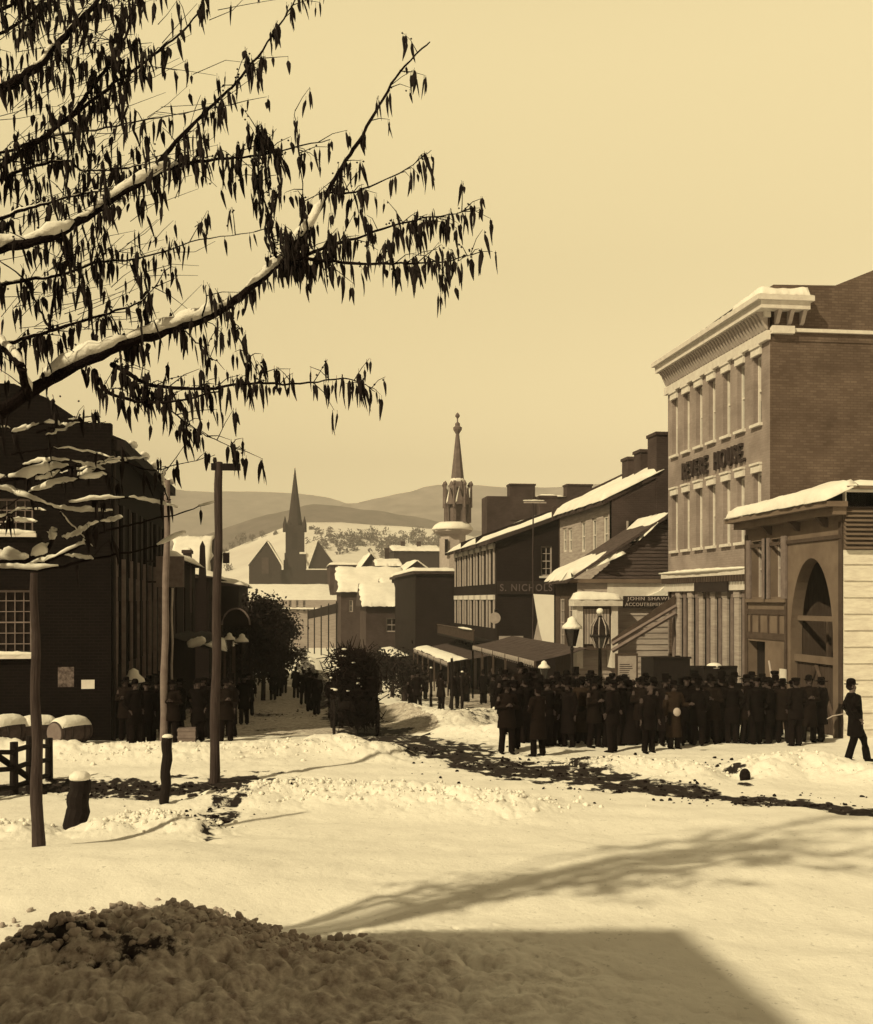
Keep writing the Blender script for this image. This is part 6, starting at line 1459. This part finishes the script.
for k in range(15):                                  # low snow-laden side branches before the warehouse
    bx, by = rt.uniform(-25, 95), rt.uniform(425, 566); ln = rt.uniform(35, 85); sl_ = rt.uniform(-.45, .12)
    limbs.append(('O', [(bx-ln*.3, by+4), (bx, by), (bx+ln*.35, by+ln*.35*sl_-3), (bx+ln*.7, by+ln*.7*sl_), (bx+ln, by+ln*sl_+4)], 9.3+rt.random()*.6, 9.6+rt.random()*.6, rt.uniform(.006, .013), .003, rt.uniform(.7, 1.3), 2))
trunk_base = Vector((-7.6, 6.0, -.2))
big = thing('snowy_tree', 'large bare tree at left hung with withered leaves, snow on its limbs', 'tree', trunk_base)
wood = MB(); snowm = MB(); leaves = []
def leaf(p, ln, wd_, r):
    yaw = r.uniform(0, 6.28); cr_ = Vector((math.cos(yaw), math.sin(yaw), 0)); nr_ = Vector((-math.sin(yaw), math.cos(yaw), 0)); dx = Vector((r.gauss(.06, .12), r.gauss(0, .12), 0))
    vs = []; fs = []; prof_ = [(0, .10, .0), (.08, .6, .1), (.22, 1.0, .25), (.45, .85, .28), (.75, .5, .2), (1.0, .08, .0)]
    bend = r.uniform(-.3, .3)
    for i, (t, w_, c_) in enumerate(prof_):
        q = p-UZ*(ln*t)+dx*(ln*t)+cr_*(bend*ln*.25*math.sin(math.pi*t)); a = wd_*w_*.5
        vs += [q+cr_*a, q+nr_*(a*.8), q-cr_*a, q-nr_*(a*.5)]
    for i in range(5):
        for k in range(4): k2 = (k+1) % 4; fs.append((i*4+k, i*4+k2, (i+1)*4+k2, (i+1)*4+k))
    return vs, fs
leafm = MB()
def hang(p, r, n=1):
    for _ in range(n):
        q = p+Vector((r.gauss(0, .018), r.gauss(0, .03), 0)); st_l = r.uniform(.01, .04)
        wood.tube([q, q-UZ*st_l], [.0018, .0015], 3, False)
        vs, fs = leaf(q-UZ*st_l, r.uniform(.07, .23), r.uniform(.022, .048), r); leafm.add(vs, fs)
for nm, path, d0, d1, r0, r1, snow_, dens in limbs:
    n = len(path); pts = [W(px, py, d0+(d1-d0)*i/(n-1)+.12*math.sin(i*2.3+px*.01)) for i, (px, py) in enumerate(path)]
    sp_l = spline(pts, 6); m = len(sp_l)
    rs = [max(r0+(r1-r0)*(i/(m-1))**.8, .002)*(1+.10*math.sin(i*1.7)) for i in range(m)]
    sp_l = [p+Vector((rt.gauss(0, .004), rt.gauss(0, .004), rt.gauss(0, .005))) for p in sp_l]
    wood.tube(sp_l, rs, 8 if r0 > .02 else 5)
    if snow_:
        i0 = 0
        while i0 < m-2:
            if rs[i0] < .030 and nm in 'ADGF': break
            ln = rt.randint(5, 16); i1 = min(i0+ln, m-1)
            seg = sp_l[i0:i1+1]
            if len(seg) > 2 and rt.random() < .9:
                k = len(seg); hh = []
                for j in range(k):
                    e = math.sin(math.pi*(j+.35)/(k-.3)); hh.append(max((rs[i0+j]*.8+.014)*snow_*max(e, .12)**.5*rt.uniform(.8, 1.25), .004))
                if rs[i0] > .02 or snow_ > 1: snowm.tube([q+UZ*(rs[i0+j]*.75+hh[j]*.45) for j, q in enumerate(seg)], hh, 8, True, 1.0)
                elif rt.random() < .7: snowm.tube([q+UZ*(rs[i0+j]*.75+hh[j]*.3) for j, q in enumerate(seg)], [h*.8 for h in hh], 6)
            i0 = i1+rt.randint(0, 2)
    # twigs with hanging leaves
    tot = sum((sp_l[i+1]-sp_l[i]).length for i in range(m-1))
    if dens:
        for _ in range(int(dens*tot*1.5)):
            i = int(rt.triangular(0, m-1.01, m*.8) if r0 > .03 and rt.random() < .7 else rt.uniform(0, m-1.01)); p0 = sp_l[i].lerp(sp_l[i+1], rt.random())
            if rt.random() < .42:
                hang(p0, rt, rt.choice([1, 1, 2, 3]))
            else:
                tl = rt.uniform(.08, .36); dr = Vector((rt.gauss(.25, .5), rt.gauss(0, .7), rt.gauss(.25, .45))).normalized()*tl
                p1 = p0+dr*.5+Vector((0, 0, .015)); p2 = p0+dr+Vector((0, 0, rt.gauss(-.01, .02)))
                wood.tube([p0, p1, p2], [.005, .0035, .002], 4, False)
                hang(p2, rt, rt.choice([1, 2, 2, 3])); 
                if rt.random() < .6: hang(p1, rt, rt.choice([1, 1, 2]))
                if rt.random() < .35:
                    for _ in range(3): q = p0.lerp(p2, rt.random())+Vector((rt.gauss(0,.02), rt.gauss(0,.02), rt.gauss(0,.02))); leafm.add(*(lambda c: ([c+Vector(v)*.011 for v in ((1,0,0),(-1,0,0),(0,1,0),(0,-1,0),(0,0,1),(0,0,-1))], [(0,2,4),(2,1,4),(1,3,4),(3,0,4),(2,0,5),(1,2,5),(3,1,5),(0,3,5)]))(q))
# stray thin twigs filling the upper left
for _ in range(230):
    px, py = rt.uniform(-20, 235)*rt.uniform(.3, 1), rt.uniform(-20, 330); d = rt.uniform(8.6, 10); p0 = W(px, py, d)
    a = rt.uniform(.1, 1.0); ln = rt.uniform(.15, .6); dr = Vector((math.cos(a), rt.gauss(0, .3), math.sin(a)))*ln
    wood.tube([p0, p0+dr*.5+Vector((0,0,rt.gauss(0,.03))), p0+dr], [.004, .003, .0018], 3, False)
    if rt.random() < .6: hang(p0+dr, rt, rt.choice([1, 2, 3])); hang(p0+dr*.5, rt, 1)
# trunk and main forks, outside the picture at left
tk = MB(); fork = Vector((-7.4, 6.2, 4.4))
tk.tube(spline([trunk_base, Vector((-7.65, 6.05, 1.5)), Vector((-7.5, 6.1, 3.2)), fork, Vector((-7.3, 6.3, 6.0)), Vector((-7.2, 6.4, 7.6))], 5), [.27-.21*(i/25)**.9 for i in range(26)], 14)
for nm, path, d0, d1, r0, r1, snow_, dens in limbs:
    if path[0][0] < -15 and r0 >= .016:
        e = W(path[0][0], path[0][1], d0); b0 = Vector((-7.4, 6.2, max(2.8, min(e.z-1.0, 7.3))))
        tk.tube(spline([b0, b0.lerp(e, .5)+Vector((0, 0, .06)), e], 4), [r0*1.15-r0*.15*i/8 for i in range(9)], 8)
part('trunk', tk, M['bark'], big); part('limb', wood, M['bark'], big)
lfo = part('withered_leaves', leafm, M['leaf'], big); lfo['kind'] = 'stuff'
part('limb_snow', snowm, M['snow'], big, smooth=True)

# ================================================================== the building whose roof shades the foreground (behind, left of the viewer)
cs = Vector((4.25, 11.5, 0)); hS = 8.4; Lsh = hS/math.tan(R(SUN_EL)); cr = cs-SUN_H*Lsh
sh = thing('corner_building', 'plain brick corner house behind the viewpoint, casting the foreground shade', 'building', (cr.x-6, cr.y-6, 0))
w_ = MB(); x0, x1, y0, y1 = cr.x-11, cr.x-.3, cr.y-12, cr.y-.3
op = [(1.2+k*2.6, 2.4+k*2.6, 1+3.3*j, 3+3.3*j) for k in range(4) for j in range(2)]
wall(w_, Vector((x0, y1, 0)), UX, UY, x1-x0, hS-.3, op, .2); wall(w_, Vector((x1, y0, 0)), UY, UX, y1-y0, hS-.3, op, .2)
w_.add([(x0,y0,0),(x0,y1,0),(x0,y1,hS-.3),(x0,y0,hS-.3)], [(0,1,2,3)]); w_.add([(x0,y0,0),(x1,y0,0),(x1,y0,hS-.3),(x0,y0,hS-.3)], [(0,1,2,3)])
part('wall', w_, M['brick_mid'], sh)
for q in op: window(sh, Vector((x0, y1, 0)), UX, UY, q, .2); window(sh, Vector((x1, y0, 0)), UY, UX, q, .2)
part('roof', MB().box(cr.x-11.3, cr.x, cr.y-12.3, cr.y, hS-.3, hS), M['roof_dark'], sh)

# ================================================================== haze
hz_ = MB().box(-3600, 4600, -500, 3300, -40, 420)
me = bpy.data.meshes.new('haze'); me.from_pydata(hz_.v, [], hz_.f); m = bpy.data.materials.new('haze_air'); m.use_nodes = True
nn_ = m.node_tree.nodes; nn_.clear(); ou = nn_.new('ShaderNodeOutputMaterial'); pv = nn_.new('ShaderNodeVolumePrincipled')
pv.inputs['Color'].default_value = (1, .97, .93, 1); pv.inputs['Density'].default_value = .00054; pv.inputs['Anisotropy'].default_value = -.35
m.node_tree.links.new(pv.outputs[0], ou.inputs['Volume']); me.materials.append(m)
o = bpy.data.objects.new('haze', me); COL.objects.link(o); o['kind'] = 'stuff'; o['label'] = 'thin pale winter haze over the valley'; o['category'] = 'haze'
